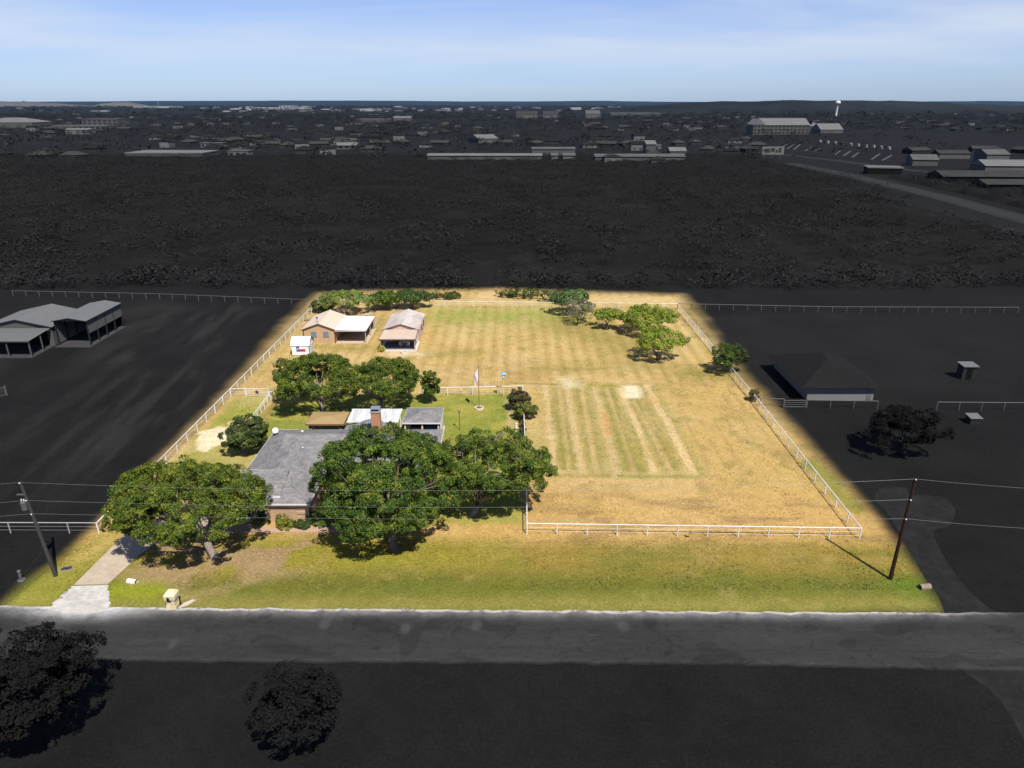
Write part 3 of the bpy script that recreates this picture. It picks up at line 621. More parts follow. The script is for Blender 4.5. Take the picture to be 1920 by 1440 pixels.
HW = G((1480,306),(1600,330),(1760,368),(1990,430)); TRK = G((1410,362),(1640,362),(1760,395),(1990,455))
def clear_w(X, Y):
    ok = (ldist(X, Y, HW) > 16) & (ldist(X, Y, TRK) > 8)
    ok &= fbm(X, Y, 40, 3, 201) > .12
    ok &= ~((np.abs(X-gx(920,552)) < 4) & (Y < 190))
    ok &= ~((X > gx(1480,306)-10) & (Y > 430))
    return ok
xx, yy = scatter(8200, 170, 600, .78, clear_w, 5)
ex_ = rs.uniform(-150, 150, 260); ey_ = 164.5+7*rs.rand(260); ke = (np.abs(ex_-gx(920,545)) > 4); xx = np.concatenate([xx, ex_[ke]]); yy = np.concatenate([yy, ey_[ke]])
wd = rs.uniform(3.2, 7.0, len(xx))
cx_ = np.arange(-560, 561, 2.0); cy_ = 168+(np.arange(0, 245)/244)**1.25*435; CXg, CYg = np.meshgrid(cx_, cy_); cX, cY = CXg.ravel().copy(), CYg.ravel().copy()
cX += (vnoise(cX*1.7, cY*1.3, 7)-.5)*1.6; cY += (vnoise(cX*1.3, cY*1.7, 8)-.5)*1.6
hgt = .3+1.9*fbm(cX, cY, 7.0, 4, 211)**1.3*1.5+1.0*vnoise(cX/2.6, cY/2.6, 213)**2
edge_ = sstep(cY, 168+3*fbm(cX, cX*0, 14, 3, 215), 172+8*fbm(cX, cX*0, 20, 3, 217)); hgt = hgt*edge_*clear_w(cX, cY)-.25
ccol = np.array([.0128, .0126, .0121])*(.62+.75*fbm(cX, cY, 16, 4, 219))[:, None]*(.85+.3*vnoise(cX*.9, cY*.9, 221))[:, None]
nxc, nyc = len(cx_), len(cy_); i_ = (np.arange(nyc-1)[:, None]*nxc+np.arange(nxc-1)[None, :]).ravel(); CF = np.stack([i_, i_+1, i_+nxc+1, i_+nxc], 1)
wedge = (np.abs(cX)[CF] < cY[CF]*.80+30).all(1); CF = CF[wedge]
wood_mass('woodland', 'colour-darkened brushwood stretching behind the back fences to the town', xx, yy, wd*rs.uniform(.55, .85, len(xx)), wd, 35, .056, 71, carpet=(np.stack([cX, cY, hgt], 1), CF, ccol))

# ------------------------------------------------------------------ grass standing proud of the ground
rs = np.random.RandomState(55); NT = 120000
ty = 53+(140)*rs.rand(NT)**1.5; tx = rs.uniform(-55, 55, NT)
dl = sdist(tx, ty, LOT); hy0, hy1 = gy(1138), 175
k_ = (dl > .5) & (ty > hy0+.3) & (ty < hy1) & ~((tx > -31) & (tx < -9) & (ty > 63) & (ty < 88))
for q in ([(139,1097),(202,1096),(263,1040),(325,994),(470,990),(470,972),(330,968),(243,993)], [(95,1140),(139,1097),(205,1095),(208,1140)], [(300,986),(655,986),(655,1000),(300,1001)]): k_ &= sdist(tx, ty, G(*q)) < -.1
for (x0, x1, y0, y1) in ((-38.4,-26.3,123.5,133.2),(-23.6,-16.8,118.8,134.2),(-38.4,-35,116.6,119.7)): k_ &= ~((tx > x0) & (tx < x1) & (ty > y0) & (ty < y1))
tx, ty = tx[k_], ty[k_]; dens = fbm(tx, ty, 2.5, 4, 601); kk = rs.rand(len(tx)) < sstep(dens, .35, .6); tx, ty = tx[kk], ty[kk]; m_ = len(tx)
hh_ = (.025+.07*rs.rand(m_)**2); ww_ = .05+.11*rs.rand(m_); an = rs.rand(m_)*pi
ux, uy = np.cos(an)*ww_, np.sin(an)*ww_; lean = rs.normal(size=(m_, 2))*.06
tv = np.stack([np.stack([tx-ux, ty-uy, np.zeros(m_)], 1), np.stack([tx+ux, ty+uy, np.zeros(m_)], 1), np.stack([tx+ux*.7+lean[:, 0], ty+uy*.7+lean[:, 1], hh_], 1), np.stack([tx-ux*.5+lean[:, 0], ty-uy*.5+lean[:, 1], hh_*.9], 1)], 1).reshape(-1, 3)
tc_ = land_colour(tx, ty)*(.95+.45*rs.rand(m_))[:, None]
go_ = mesh_np('grass', tv, np.arange(4*m_).reshape(-1, 4), leaf_mat('grass_blades', .8, .15), land=np.repeat(tc_, 4, axis=0)); tag(go_, 'short dry grass tufts standing all over the lot', 'grass', kind='stuff')

# ------------------------------------------------------------------ fences
M_white = mat('white_pipe_paint', (.76, .75, .735), .5, .16, 1.3, col2=(.66, .64, .62))
M_greyp = mat('darkened_pipe', (.10, .10, .10), .6, .1, 6)  # outer pipework, darkening painted into its grey
M_rust = mat('dark_iron', (.05, .03, .022), .7, .2, 8)
FH = 1.25
POSTS = {}
def post_mesh(m, h, r):
    key = (m.name, h, r)
    if key not in POSTS:
        b = MB(); b.lathe((0, 0, -.2), [(r, 0), (r, h+.16), (r*1.25, h+.16), (r*1.1, h+.22), (r*.3, h+.24)], 8)
        me = bpy.data.meshes.new('post'); me.from_pydata(b.v, [], b.f); me.materials.append(m); POSTS[key] = me
    return POSTS[key]
def fence(label, pts, spacing=3.05, m=None, h=FH, r=.062, mid=True, group=None, skip_last=False, rail=.055):
    """pipe fence: posts, a top rail and strands of wire"""
    m = m or M_white; pts = [Vector((p[0], p[1], 0)) for p in pts]
    root = thing('pipe_fence', label, 'fence', pts[0], group); o0 = pts[0]
    top = []; P = []
    for i in range(len(pts)-1):
        a, b = pts[i], pts[i+1]; n = max(1, round((b-a).length/spacing))
        for k in range(n): P.append(a.lerp(b, k/n))
    if not skip_last: P.append(pts[-1])
    for p in P:
        c = bpy.data.objects.new('post', post_mesh(m, h, r)); COL.objects.link(c); c.parent = root; c.location = p-o0
        c.rotation_euler = (random.gauss(0, .012), random.gauss(0, .012), random.random())
    w = MB()
    for i in range(len(pts)-1):
        w.tube([pts[i]+Vector((0, 0, h)), pts[i+1]+Vector((0, 0, h))], rail, 6)
    w.build('top_rail', m, root)
    if mid:
        for zz_ in (.38, .80):
            w = MB()
            for i in range(len(pts)-1): w.tube([pts[i]+Vector((0, 0, zz_)), pts[i+1]+Vector((0, 0, zz_))], .011, 4)
            w.build('wire_strand', m, root)
    return root
def at_t(a, b, t): return (a[0]+(b[0]-a[0])*t, a[1]+(b[1]-a[1])*t)
c_fl, c_bl, c_br, c_fr, c_fm = gb(186,1000), gb(598,573), gb(1270,580), gb(1611,1010), gb(988,1001)
g_l = gb(447,744)
fence('white pipe fence along the left side from road corner to side gate', [c_fl, at_t(c_fl, c_bl, .001+(g_l[1]-c_fl[1])/(c_bl[1]-c_fl[1]))])
lf = at_t(c_fl, c_bl, (g_l[1]-c_fl[1])/(c_bl[1]-c_fl[1]))
fence('white pipe fence along the left side from side gate to back corner', [lf, c_bl])
fence('white back fence behind the shops and far field', [c_bl, gb(806,575), c_br])
fr_ = fence('white pipe fence down the right side of the dry paddock', [c_br, gb(1412,754), c_fr])
ff = fence('white front fence of the dry paddock facing the road', [c_fm, c_fr])
# metal star hung on the front fence
def star(c, r, m, parent, th=.03):
    b = MB(); pts = [(c[0]+(r if i % 2 == 0 else r*.4)*sin(i*pi/5), c[2]+(r if i % 2 == 0 else r*.4)*cos(i*pi/5)) for i in range(10)]
    b.prism(pts, 'y', c[1]-th, c[1]+th); return b.build('star', m, parent)
sp = gp(1293,1009); star((sp.x, sp.y-.1, .72), .36, mat('old_brass', (.30, .22, .10), .5, .1), ff)
yf_b = gb(980,738)
fence('white yard fence between green lawn and dry paddock', [yf_b, gb(986,880), c_fm], spacing=3.4, rail=.06)
fence('white fence across the back of the green yard', [gb(792,742), yf_b], spacing=3.4)
fence('short white fence behind the oaks left of the yard', [gb(508,749), gb(560,744)], spacing=3.0)
fence('decorative white garden fence beside the left lawn', [gb(508,750), gb(463,812)], spacing=1.6, h=1.2)
# gates
def gate(label, a, b, m, h=1.2, with_star=False, bars=2, group=None):
    a = Vector((*a, 0)); b = Vector((*b, 0)); root = thing('gate', label, 'gate', a, group)
    fr = MB(); z0, z1 = .18, h
    fr.tube([a+Vector((0, 0, z0)), b+Vector((0, 0, z0))], .045, 6); fr.tube([a+Vector((0, 0, z1)), b+Vector((0, 0, z1))], .045, 6)
    fr.tube([a+Vector((0, 0, z0)), a+Vector((0, 0, z1))], .045, 6); fr.tube([b+Vector((0, 0, z0)), b+Vector((0, 0, z1))], .045, 6); fr.build('frame', m, root)
    for k in range(bars):
        z = z0+(z1-z0)*(k+1)/(bars+1); q = MB(); q.tube([a+Vector((0, 0, z)), b+Vector((0, 0, z))], .022, 5); q.build('bar', m, root)
    for t in (.0, 1.0):
        p = a.lerp(b, t)+(a-b).normalized()*(.12 if t == 0 else -.12); q = MB(); q.lathe((p.x, p.y, -.2), [(.075, 0), (.075, h+.4), (.02, h+.45)], 8); q.build('gate_post', m, root)
    if with_star: c = a.lerp(b, .5); star((c.x, c.y-.06, (z0+z1)/2), .42, M_rust, root)
    return root
fence('short white fence stub left of the star gate', [(lf[0], lf[1]), gb(461,743)], spacing=2.0)
gate('white star gate across the left side strip', gb(463,743), gb(503,743), M_white, with_star=True)
# neighbours' fences, darkening painted into the pipe colours
fence('grey pipe fence in front of the left neighbour field', [gb(-420,998), c_fl], m=mat('half_darkened_pipe', (.32, .32, .315), .6, .1, 6), skip_last=True, r=.06)
fence('grey pipe fence at the far side of the left neighbour field', [gb(25,555), gb(300,561), c_bl], m=M_greyp, skip_last=True, r=.07, mid=False)
fence('grey pipe fence at the far side of the right neighbour field', [c_br, gb(1560,586), gb(1908,587)], m=M_greyp, r=.07, mid=False)
fence('pale pipe fence running right from the paddock to the neighbour gate', [gb(1424,762), gb(1468,763)], m=M_greyp, spacing=4)
gate('grey pipe gate between the paddock and the neighbour house', gb(1470,765), gb(1509,765), M_greyp, bars=2)
fence('grey pipe fence in front of the right neighbour house', [gb(1512,765), gb(1644,767)], m=M_greyp, spacing=3.2, mid=False)
fence('grey pipe fence at the right edge behind the dark trees', [gb(1755,769), gb(2050,771)], m=M_greyp, spacing=3.4, mid=False, r=.07)
gate('grey corral gate at the left edge of the neighbour field', gb(-25,752), gb(12,742), M_greyp, h=1.4, bars=3)

# ------------------------------------------------------------------ house
M_brick = mat('tan_brick', (.50, .34, .215), .9, .12, 3, kind='brick', col2=(.42, .26, .155))
M_brickd = mat('red_brick', (.40, .20, .11), .9, .12, 3, kind='brick', col2=(.47, .27, .15))
M_shing = mat('grey_shingle', (.19, .182, .182), .9, .22, .9, kind='shingle', col2=(.265, .25, .248), bump=.25)
M_trim = mat('white_trim', (.72, .70, .68), .6, .06, 4)
M_glass = mat('dark_glass', (.03, .035, .045), .12, .05, 2, spec=.6)
M_dark = mat('dark_interior', (.03, .028, .026), .9, .2, 2)
M_tan = mat('tan_siding', (.52, .345, .195), .6, .07, 1.2, stretch=(6, 6, .3))
M_tanroof = mat('cream_metal_roof', (.60, .49, .375), .5, .12, .8, stretch=(1, .4, 1))
M_whiteroof = mat('white_metal_roof', (.84, .84, .85), .45, .05, 1.0)
M_oldroof = mat('weathered_metal_roof', (.50, .44, .39), .6, .22, .9, col2=(.40, .34, .30), stretch=(1, .5, 1))
M_brown = mat('brown_trim', (.085, .05, .038), .7, .15, 5)
M_wood = mat('stained_timber', (.20, .105, .055), .8, .2, 6)
M_slab = mat('pale_slab', (.52, .40, .28), .9, .15, 1.5)
def hip_roof(b, x0, x1, y0, y1, z, slope, along, inset0=True, inset1=True):
    if along == 'x':
        hw = (y1-y0)/2; zr = z+hw*slope; yc = (y0+y1)/2; a0 = x0+(hw if inset0 else 0); a1 = x1-(hw if inset1 else 0)
        R0, R1 = (a0, yc, zr), (a1, yc, zr); A, B, C, D = (x0,y0,z), (x1,y0,z), (x1,y1,z), (x0,y1,z)
        b.add([A,B,C,D,R0,R1], [(0,1,5,4),(1,2,5),(2,3,4,5),(3,0,4),(3,2,1,0)])
    else:
        hw = (x1-x0)/2; zr = z+hw*slope; xc = (x0+x1)/2; a0 = y0+(hw if inset0 else 0); a1 = y1-(hw if inset1 else 0)
        R0, R1 = (xc, a0, zr), (xc, a1, zr); A, B, C, D = (x0,y0,z), (x1,y0,z), (x1,y1,z), (x0,y1,z)
        b.add([A,B,C,D,R0,R1], [(0,1,4),(1,2,5,4),(2,3,5),(3,0,4,5),(3,2,1,0)])
    return R0, R1, A, B, C, D
def win(parent, x0, x1, y, z0, z1, face='-y', frame=M_trim, glass=M_glass, muntin=True, arch=False):
    """window set into a wall that faces -y (or +-x: then x0,x1 run along y and y is the x position)"""
    w = MB(); s = -1 if face in ('-y', '-x') else 1; t = .05
    def bx(b, a0, a1, d0, d1, zz0, zz1):
        lo, hi = sorted((y+s*d0, y+s*d1))
        if face.endswith('y'): b.box(a0, a1, lo, hi, zz0, zz1)
        else: b.box(lo, hi, a0, a1, zz0, zz1)
    bx(w, x0, x1, .002, .05, z0, z0+t); bx(w, x0, x1, .002, .05, z1-t, z1); bx(w, x0, x0+t, .002, .048, z0+t, z1-t); bx(w, x1-t, x1, .002, .048, z0+t, z1-t)
    if muntin: bx(w, x0+t, x1-t, .002, .04, (z0+z1)/2-.02, (z0+z1)/2+.02)
    fo = w.build('window', frame, parent)
    g = MB(); bx(g, x0+t, x1-t, .001, .02, z0+t, z1-t); g.build('pane', glass, fo)
    sl = MB(); bx(sl, x0-.06, x1+.06, .002, .1, z0-.07, z0-.003); sl.build('sill', frame, fo)
    return fo
HX0, HX1, HY0 = -30.0, -20.95, 63.75
h_ = thing('brick_house', 'tan brick house with grey shingle hip roof behind the front oaks', 'house', (-22, 72, 0))
w = MB(); w.box(HX0+.5, HX1-.45, HY0+.45, 81.2, -.2, 2.38); w.build('wall', M_brick, h_)
w = MB(); w.box(-26, -9.2, 71.6, 81.3, -.2, 2.36); w.build('wall', M_brick, h_)
rf = MB(); e1 = hip_roof(rf, HX0, HX1, HY0, 81.7, 2.42, .35, 'y'); rfo = rf.build('roof', M_shing, h_)
rf = MB(); e2 = hip_roof(rf, -27.0, -8.7, 71.0, 81.85, 2.40, .355, 'x', inset0=False); rf2 = rf.build('roof', M_shing, h_)
def caps(parent, segs, m=M_shing, r=.06):
    b = MB()
    for p, q in segs: b.tube([p, q], r, 5)
    return b.build('ridge_cap', m, parent)
R0, R1, A, B, C, D = e1; caps(rfo, [(R0, R1), (A, R0), (B, R0), (D, R1)])
R0, R1, A, B, C, D = e2; caps(rf2, [(R0, R1), (B, R1), (C, R1)])
def fascia(parent, x0, x1, y0, y1, z, sides='nswe', m=M_trim, h=.17, t=.03):
    b = MB()
    if 's' in sides: b.box(x0-t, x1+t, y0-t, y0-.002, z-h, z+.02)
    if 'n' in sides: b.box(x0-t, x1+t, y1+.002, y1+t, z-h, z+.02)
    if 'w' in sides: b.box(x0-t, x0-.002, y0, y1, z-h, z+.02)
    if 'e' in sides: b.box(x1+.002, x1+t, y0, y1, z-h, z+.02)
    return b.build('fascia', m, parent)
fascia(h_, HX0, HX1, HY0, 81.7, 2.42); fascia(h_, -20.8, -8.7, 71.0, 81.85, 2.40, 'se')
# raised entry roof on the left of the front wing
w = MB(); ex0, ex1 = -29.3, -24.15
w.slab([(ex0, 64.55, 2.86), (ex1, 64.55, 2.86), (ex1, 68.3, 4.05), (ex0, 68.3, 4.05)], .06); en = w.build('roof', M_shing, h_)
w = MB(); w.box(ex0-.02, ex1+.02, 64.50, 64.545, 2.68, 2.9); w.build('fascia', M_trim, en)
w = MB(); w.box(ex0+.4, ex1-.35, 65.0, 67.5, 2.3, 2.85); w.build('wall', M_brick, h_)
w = MB(); w.box(-29.2, -25.35, 64.02, 64.198, 0, 2.36); w.build('wall', M_brick, h_)
win(h_, -26.6, -25.65, 64.02, .55, 1.65); 
w = MB(); pr = [(-26.62, 1.72)]+[(-26.12+.5*cos(pi-a), 1.74+.42*sin(a)) for a in np.linspace(0, pi, 9)]+[(-25.62, 1.72)]; w.prism(pr, 'y', 63.99, 64.015); w.build('arched_panel', M_dark, h_)
win(h_, -28.6, -27.2, 64.02, .6, 1.9)
for (x0, x1) in ((-24.4, -24.4+.0),): pass
win(h_, -14.5, -13.0, 71.6, .8, 2.0); win(h_, -11.8, -10.4, 71.6, .8, 2.0)
w = MB(); w.box(-18.6, -17.6, 71.55, 71.597, 0, 2.1); dr = w.build('door', mat('door_paint', (.16, .06, .04), .5, .1), h_)
w = MB(); w.lathe((-17.72, 71.52, 1.0), [(.03, 0), (.03, .05)], 8); w.build('handle', M_trim, dr)
# rough brick courses and downpipe at the wing corner
for k_, z in enumerate((.35, .95, 1.55)):
    w = MB(); w.box(-22.5, -21.38, 64.13, 64.198, z, z+.32); w.build('quoin', M_brick, h_)
w = MB(); w.tube([(-21.25, 64.0, 2.3), (-21.28, 64.12, 2.0), (-21.28, 64.12, .15), (-21.1, 63.8, .08)], .045, 6); w.build('downpipe', M_trim, h_)
# chimney
cx0, cx1, cy0, cy1 = gx(703,790,4)*1, gx(719,790,4), 78.6, 79.6
cm = MB(); cm.box(cx0, cx1, cy0, cy1, 2.5, 6.1); ch = cm.build('chimney', M_brickd, h_)
c2 = MB(); c2.box(cx0-.08, cx1+.08, cy0-.08, cy1+.08, 6.1, 6.25); c2.build('cap', mat('grey_mortar', (.3, .29, .28), .9, .1), ch)
c3 = MB(); c3.box(cx0+.05, cx0+.13, cy0+.05, cy1-.05, 6.25, 6.55); c3.box(cx1-.13, cx1-.05, cy0+.05, cy1-.05, 6.25, 6.55); c3.box(cx0+.13, cx1-.13, cy1-.13, cy1-.05, 6.25, 6.55); c3.box(cx0-.03, cx1+.03, cy0-.03, cy1+.03, 6.55, 6.62)
c3.build('flue_cover', mat('galvanised', (.42, .46, .52), .35, .1, 4, metal=.6), ch)
# rear roof over the porch
w = MB(); w.prism([(-21.3, 2.42), (-14.6, 2.42), (-17.9, 3.35)], 'y', 79.5, 83.2); w.build('roof', M_shing, h_)
# dish, vents
d = thing  # noqa
dp = Vector((-29.2, 79.5, 2.75)); b = MB(); b.tube([dp, dp+Vector((0, 0, .45))], .03, 6); dm = b.build('dish_mount', M_trim, h_)
b = MB(); n_ = 20; k0 = len(b.v); nrm = Vector((.35, -.75, .55)).normalized(); t1 = nrm.cross(Vector((0, 0, 1))).normalized(); t2 = nrm.cross(t1); cc = dp+Vector((0, -.05, .65))
for rr_, dz in ((0.001, -.06), (.17, -.045), (.33, 0), (.345, .006)):
    for j in range(n_): b.v.append(tuple(cc+(t1*cos(2*pi*j/n_)+t2*sin(2*pi*j/n_))*rr_+nrm*dz))
for i in range(3):
    for j in range(n_): b.f.append((i*n_+j, i*n_+(j+1) % n_, (i+1)*n_+(j+1) % n_, (i+1)*n_+j))
b.build('satellite_dish', M_whiteroof, dm)
for (px, py, z) in ((567,811,3.7), (567,842,3.4), (610,820,3.6)):
    p = gp(px, py, z); b = MB(); b.lathe((p.x, p.y, z-.5), [(.1, 0), (.1, .62), (.17, .64), (.15, .74), (.03, .76)], 10); b.build('roof_vent', M_trim, h_)
q0, q1 = gp(538,846,3.55), gp(521,870,3.55); b = MB(); b.tube([q0, q1], .025, 5); b.build('roof_cable', M_dark, h_)

# ------------------------------------------------------------------ garden structures behind the house
def posts_box(root, pts, z, m, s=.08, name='post'):
    for (x, y) in pts:
        b = MB(); b.box(x-s, x+s, y-s, y+s, -.1, z); b.build(name, m, root)
gz = thing('gazebo', 'timber gazebo with flat tan metal roof behind the house', 'gazebo', (-24.1, 84.8, 0))
M_tang = mat('tan_gazebo_roof', (.36, .255, .11), .5, .06, 1.5)
x0, x1, y0, y1 = -26.5, -21.6, 82.8, 86.7
w = MB(); hip_roof(w, x0, x1, y0, y1, 2.68, .16, 'x'); w.build('roof', M_tang, gz); fascia(gz, x0, x1, y0, y1, 2.68, m=M_wood, h=.2)
posts_box(gz, [(x0+.4, y0+.4), (x1-.4, y0+.4), (x1-.4, y1-.4), (x0+.4, y1-.4)], 2.6, M_wood, .1)
for (sx, xp) in ((1, x0+.5), (-1, x1-.5)):
    w = MB(); w.tube([(xp, y0+.4, 1.7), (xp+sx*.7, y0+.4, 2.5)], .05, 4); w.build('brace', M_trim, gz)
w = MB(); w.box(x0+.52, x1-.52, y0+.34, y0+.44, 2.2, 2.48); w.build('beam', M_wood, gz)
pc = thing('patio_cover', 'white ribbed metal patio roof behind the chimney', 'patio cover', (-17.9, 84.5, 0))
w = MB(); w.ribs((-21.1, 86.4, 3.25), (-14.5, 86.4, 3.25), (-21.2, 82.7, 2.95), (-14.6, 82.7, 2.95), 20, .05, .25); w.v += []; po = w.build('roof', mat('streaked_white_roof', (.66, .66, .66), .5, .2, 2.2, stretch=(5, .5, 1), col2=(.50, .49, .48)), pc)
w = MB(); w.box(-21.25, -14.5, 86.42, 86.47, 3.05, 3.22); w.build('fascia', M_trim, pc)
posts_box(pc, [(-20.9, 86.1), (-17.8, 86.1), (-14.8, 86.1), (-14.8, 83.4)], 2.95, M_trim, .07)
w = MB(); w.box(-21.3, -14.4, 82.2, 86.8, -.1, .08); w.build('slab', M_slab, pc)
pv = thing('pavilion', 'open pavilion with grey shingle hip roof beside the patio', 'pavilion', (-11.6, 85.5, 0))
w = MB(); hip_roof(w, -14.1, -9.2, 83.1, 87.9, 2.72, .32, 'x'); rfp = w.build('roof', M_shing, pv); fascia(pv, -14.1, -9.2, 83.1, 87.9, 2.72, m=M_trim, h=.16)
posts_box(pv, [(-13.8, 83.4), (-11.6, 83.4), (-9.5, 83.4), (-9.5, 87.6), (-13.8, 87.6)], 2.66, mat('cream_post', (.62, .52, .38), .8, .1), .1)
w = MB(); w.box(-13.9, -9.4, 87.62, 87.75, 0, 2.6); w.build('back_wall', M_dark, pv); w = MB(); w.box(-9.42, -9.3, 84.8, 87.6, 0, 2.6); w.build('side_wall', M_trim, pv)
w = MB(); w.box(-14.2, -9.1, 82.8, 88.0, -.1, .07); w.build('slab', M_slab, pv)
ht = thing('hot_tub', 'pale blue covered tub under the shingle pavilion', 'hot tub', (-10.6, 84.9, .08)); w = MB(); w.box(-11.5, -9.75, 84.1, 85.8, .08, .85); w.build('shell', M_wood, ht)
w = MB(); w.slab([(-11.55, 84.05, 1.0), (-9.7, 84.05, 1.0), (-9.7, 85.85, 1.0), (-11.55, 85.85, 1.0)], .14); w.build('cover', mat('blue_vinyl', (.25, .36, .5), .5, .08), ht)

# ------------------------------------------------------------------ shops
def gable(b, x0, x1, y0, y1, z, zr): b.prism([(x0, -.1), (x1, -.1), (x1, z), ((x0+x1)/2, zr), (x0, z)], 'y', y0, y1)
s1 = thing('tan_shop', 'tan metal shop with two front windows and attached white carport', 'shop', (-35.2, 128, 0))
sx0, sx1, sy0, sy1, se, srz = -38.1, -32.3, 124.0, 133.0, 2.6, 3.72
w = MB(); gable(w, sx0, sx1, sy0, sy1, se, srz-.06); w.build('wall', M_tan, s1)
xc = (sx0+sx1)/2
w = MB(); w.ribs((xc, sy1+.25, srz), (xc, sy0-.2, srz), (sx0-.25, sy1+.25, se-.05), (sx0-.25, sy0-.2, se-.05), 14, .03); w.ribs((xc, sy0-.2, srz), (xc, sy1+.25, srz), (sx1+.2, sy0-.2, se-.05), (sx1+.2, sy1+.25, se-.05), 14, .03); rr1 = w.build('roof', M_tanroof, s1)
w = MB(); w.tube([(xc, sy0-.22, srz+.03), (xc, sy1+.27, srz+.03)], .07, 6); w.build('ridge_cap', M_tanroof, rr1)
w = MB(); w.tube([(sx0-.25, sy0-.23, se-.08), (xc, sy0-.23, srz-.03), (sx1+.2, sy0-.23, se-.08)], .075, 4); w.build('rake_trim', M_brown, rr1)
for xx_ in (sx0+.02, sx1-.02):
    w = MB(); w.box(xx_-.09, xx_+.09, sy0-.06, sy0-.002, 0, se-.1); w.build('corner_trim', M_brown, s1)
M_shopglass = mat('sky_glass', (.18, .24, .34), .15, .1, 2, spec=.6)
for (px0, px1) in ((582.5, 592.5), (605.5, 615.5)):
    x0, x1 = gx(px0, 625, 1.9)*1.0, gx(px1, 625, 1.9); win(s1, x0, x1, sy0, 1.25, 2.15, frame=mat('grey_frame', (.20, .21, .23), .6, .1), glass=M_shopglass)
w = MB(); p = (xc-.45, sy0+1.2); w.tube([(p[0], p[1], 3.3), (p[0], p[1], 4.3)], .05, 6); w.lathe((p[0], p[1], 4.3), [(.03, 0), (.17, .06), (.17, .26), (.05, .32)], 8); w.build('vent_pipe', M_rust, s1)
cp0, cp1 = -32.25, -26.6
w = MB(); w.ribs((cp0, sy0-.3, 2.62), (cp0, sy1-.1, 2.62), (cp1, sy0-.3, 2.45), (cp1, sy1-.1, 2.45), 20, .02); cr = w.build('carport_roof', M_whiteroof, s1)
w = MB(); w.box(cp0, cp1, sy0-.38, sy0-.31, 2.28, 2.52); w.box(cp1+.005, cp1+.06, sy0-.38, sy1-.1, 2.26, 2.44); w.box(cp0, cp1, sy1-.08, sy1-.02, 2.28, 2.5); w.build('fascia', mat('pink_trim', (.50, .40, .38), .6, .08), cr)
for (x, y) in ((cp1-.12, sy0-.1), (cp1-.12, sy0+4.4), (cp1-.12, sy1-.4)):
    w = MB(); w.box(x-.07, x+.07, y-.07, y+.07, 0, 2.4); w.build('carport_post', mat('post_paint', (.45, .36, .30), .7, .1), s1)
w = MB(); w.tube([(cp1-.12, sy0-.1, .6), (cp1-.75, sy0-.1, .1)], .04, 4); w.build('brace', mat('post_paint', (.45, .36, .30)), s1)
w = MB(); w.box(cp0-.0, cp1+.2, sy0-.4, sy1, -.1, .06); w.build('carport_slab', M_slab, s1)
w = MB(); w.box(cp0+.02, cp1-.3, sy1-.4, sy1-.3, .1, 2.3); w.build('carport_back', mat('carport_back', (.20, .16, .12), .8, .15), s1)
s2 = thing('porch_shop', 'pinkish metal shop with weathered gable roof and front porch', 'shop', (-20.2, 128, 0))
sx0, sx1, sy0, sy1, se, srz = -23.3, -17.1, 124.0, 134.0, 2.6, 3.62; xc = (sx0+sx1)/2
w = MB(); gable(w, sx0, sx1, sy0, sy1, se, srz-.06); w.build('wall', mat('pink_siding', (.62, .47, .375), .6, .08, 1.2, stretch=(6, 6, .3)), s2)
w = MB(); w.ribs((xc, sy1+.2, srz), (xc, sy0-.15, srz), (sx0-.2, sy1+.2, se-.03), (sx0-.2, sy0-.15, se-.03), 22, .045, .25); w.ribs((xc, sy0-.15, srz), (xc, sy1+.2, srz), (sx1+.15, sy0-.15, se-.03), (sx1+.15, sy1+.2, se-.03), 22, .045, .25); rr2 = w.build('roof', M_oldroof, s2)
w = MB(); w.tube([(xc, sy0-.15, srz+.03), (xc, sy1+.2, srz+.03)], .07, 6); w.build('ridge_cap', M_oldroof, rr2)
w = MB(); w.tube([(sx0-.2, sy0-.2, se-.06), (xc, sy0-.2, srz-.02), (sx1+.15, sy0-.2, se-.06)], .09, 4); w.build('rake_trim', M_brown, rr2)
win(s2, 128.6, 129.5, sx1, 1.1, 2.0, face='+x', frame=M_dark)
win(s2, 131.6, 132.4, sx1, 1.1, 2.0, face='+x', frame=M_dark)
py0 = 119.3
w = MB(); w.ribs((sx0+.02, sy0-.22, 2.62), (sx1-.02, sy0-.22, 2.62), (sx0-.1, py0-.2, 2.30), (sx1+.1, py0-.2, 2.30), 16, .025); pr_ = w.build('porch_roof', mat('porch_roof', (.56, .43, .33), .55, .08, 1.0), s2)
w = MB(); w.box(sx0-.12, sx1+.12, py0-.27, py0-.205, 2.12, 2.3); w.build('fascia', M_brown, pr_)
w = MB(); w.tube([(sx1+.12, py0-.2, 2.24), (sx1+.04, sy0-.2, 2.56)], .07, 4); w.tube([(sx0-.12, py0-.2, 2.24), (sx0-.04, sy0-.2, 2.56)], .05, 4); w.build('rake_trim', M_brown, pr_)
for x in (sx0+.05, sx1-.05):
    w = MB(); w.box(x-.07, x+.07, py0-.12, py0+.02, 0, 2.25); w.build('porch_post', mat('post_paint', (.45, .36, .30)), s2)
w = MB(); w.box(sx0-.15, sx1+.25, py0-.3, sy0-.01, -.1, .30); w.build('porch_slab', mat('white_curb', (.66, .57, .48), .9, .1, 2), s2)
w = MB(); w.box(sx0+.25, sx1-.25, py0+.15, sy0-.02, .30, .325); w.build('porch_floor', mat('blue_grey_floor', (.085, .09, .12), .8, .2, 2), s2)
for (x0, x1, c) in ((-22.4, -21.4, (.5, .45, .42)), (-18.9, -18.2, (.55, .45, .32))):
    w = MB(); w.box(x0, x1, sy0-.06, sy0-.003, .32, 2.1); w.build('door', mat('porch_door_%d' % int(-x0*10), c, .6, .1), s2)
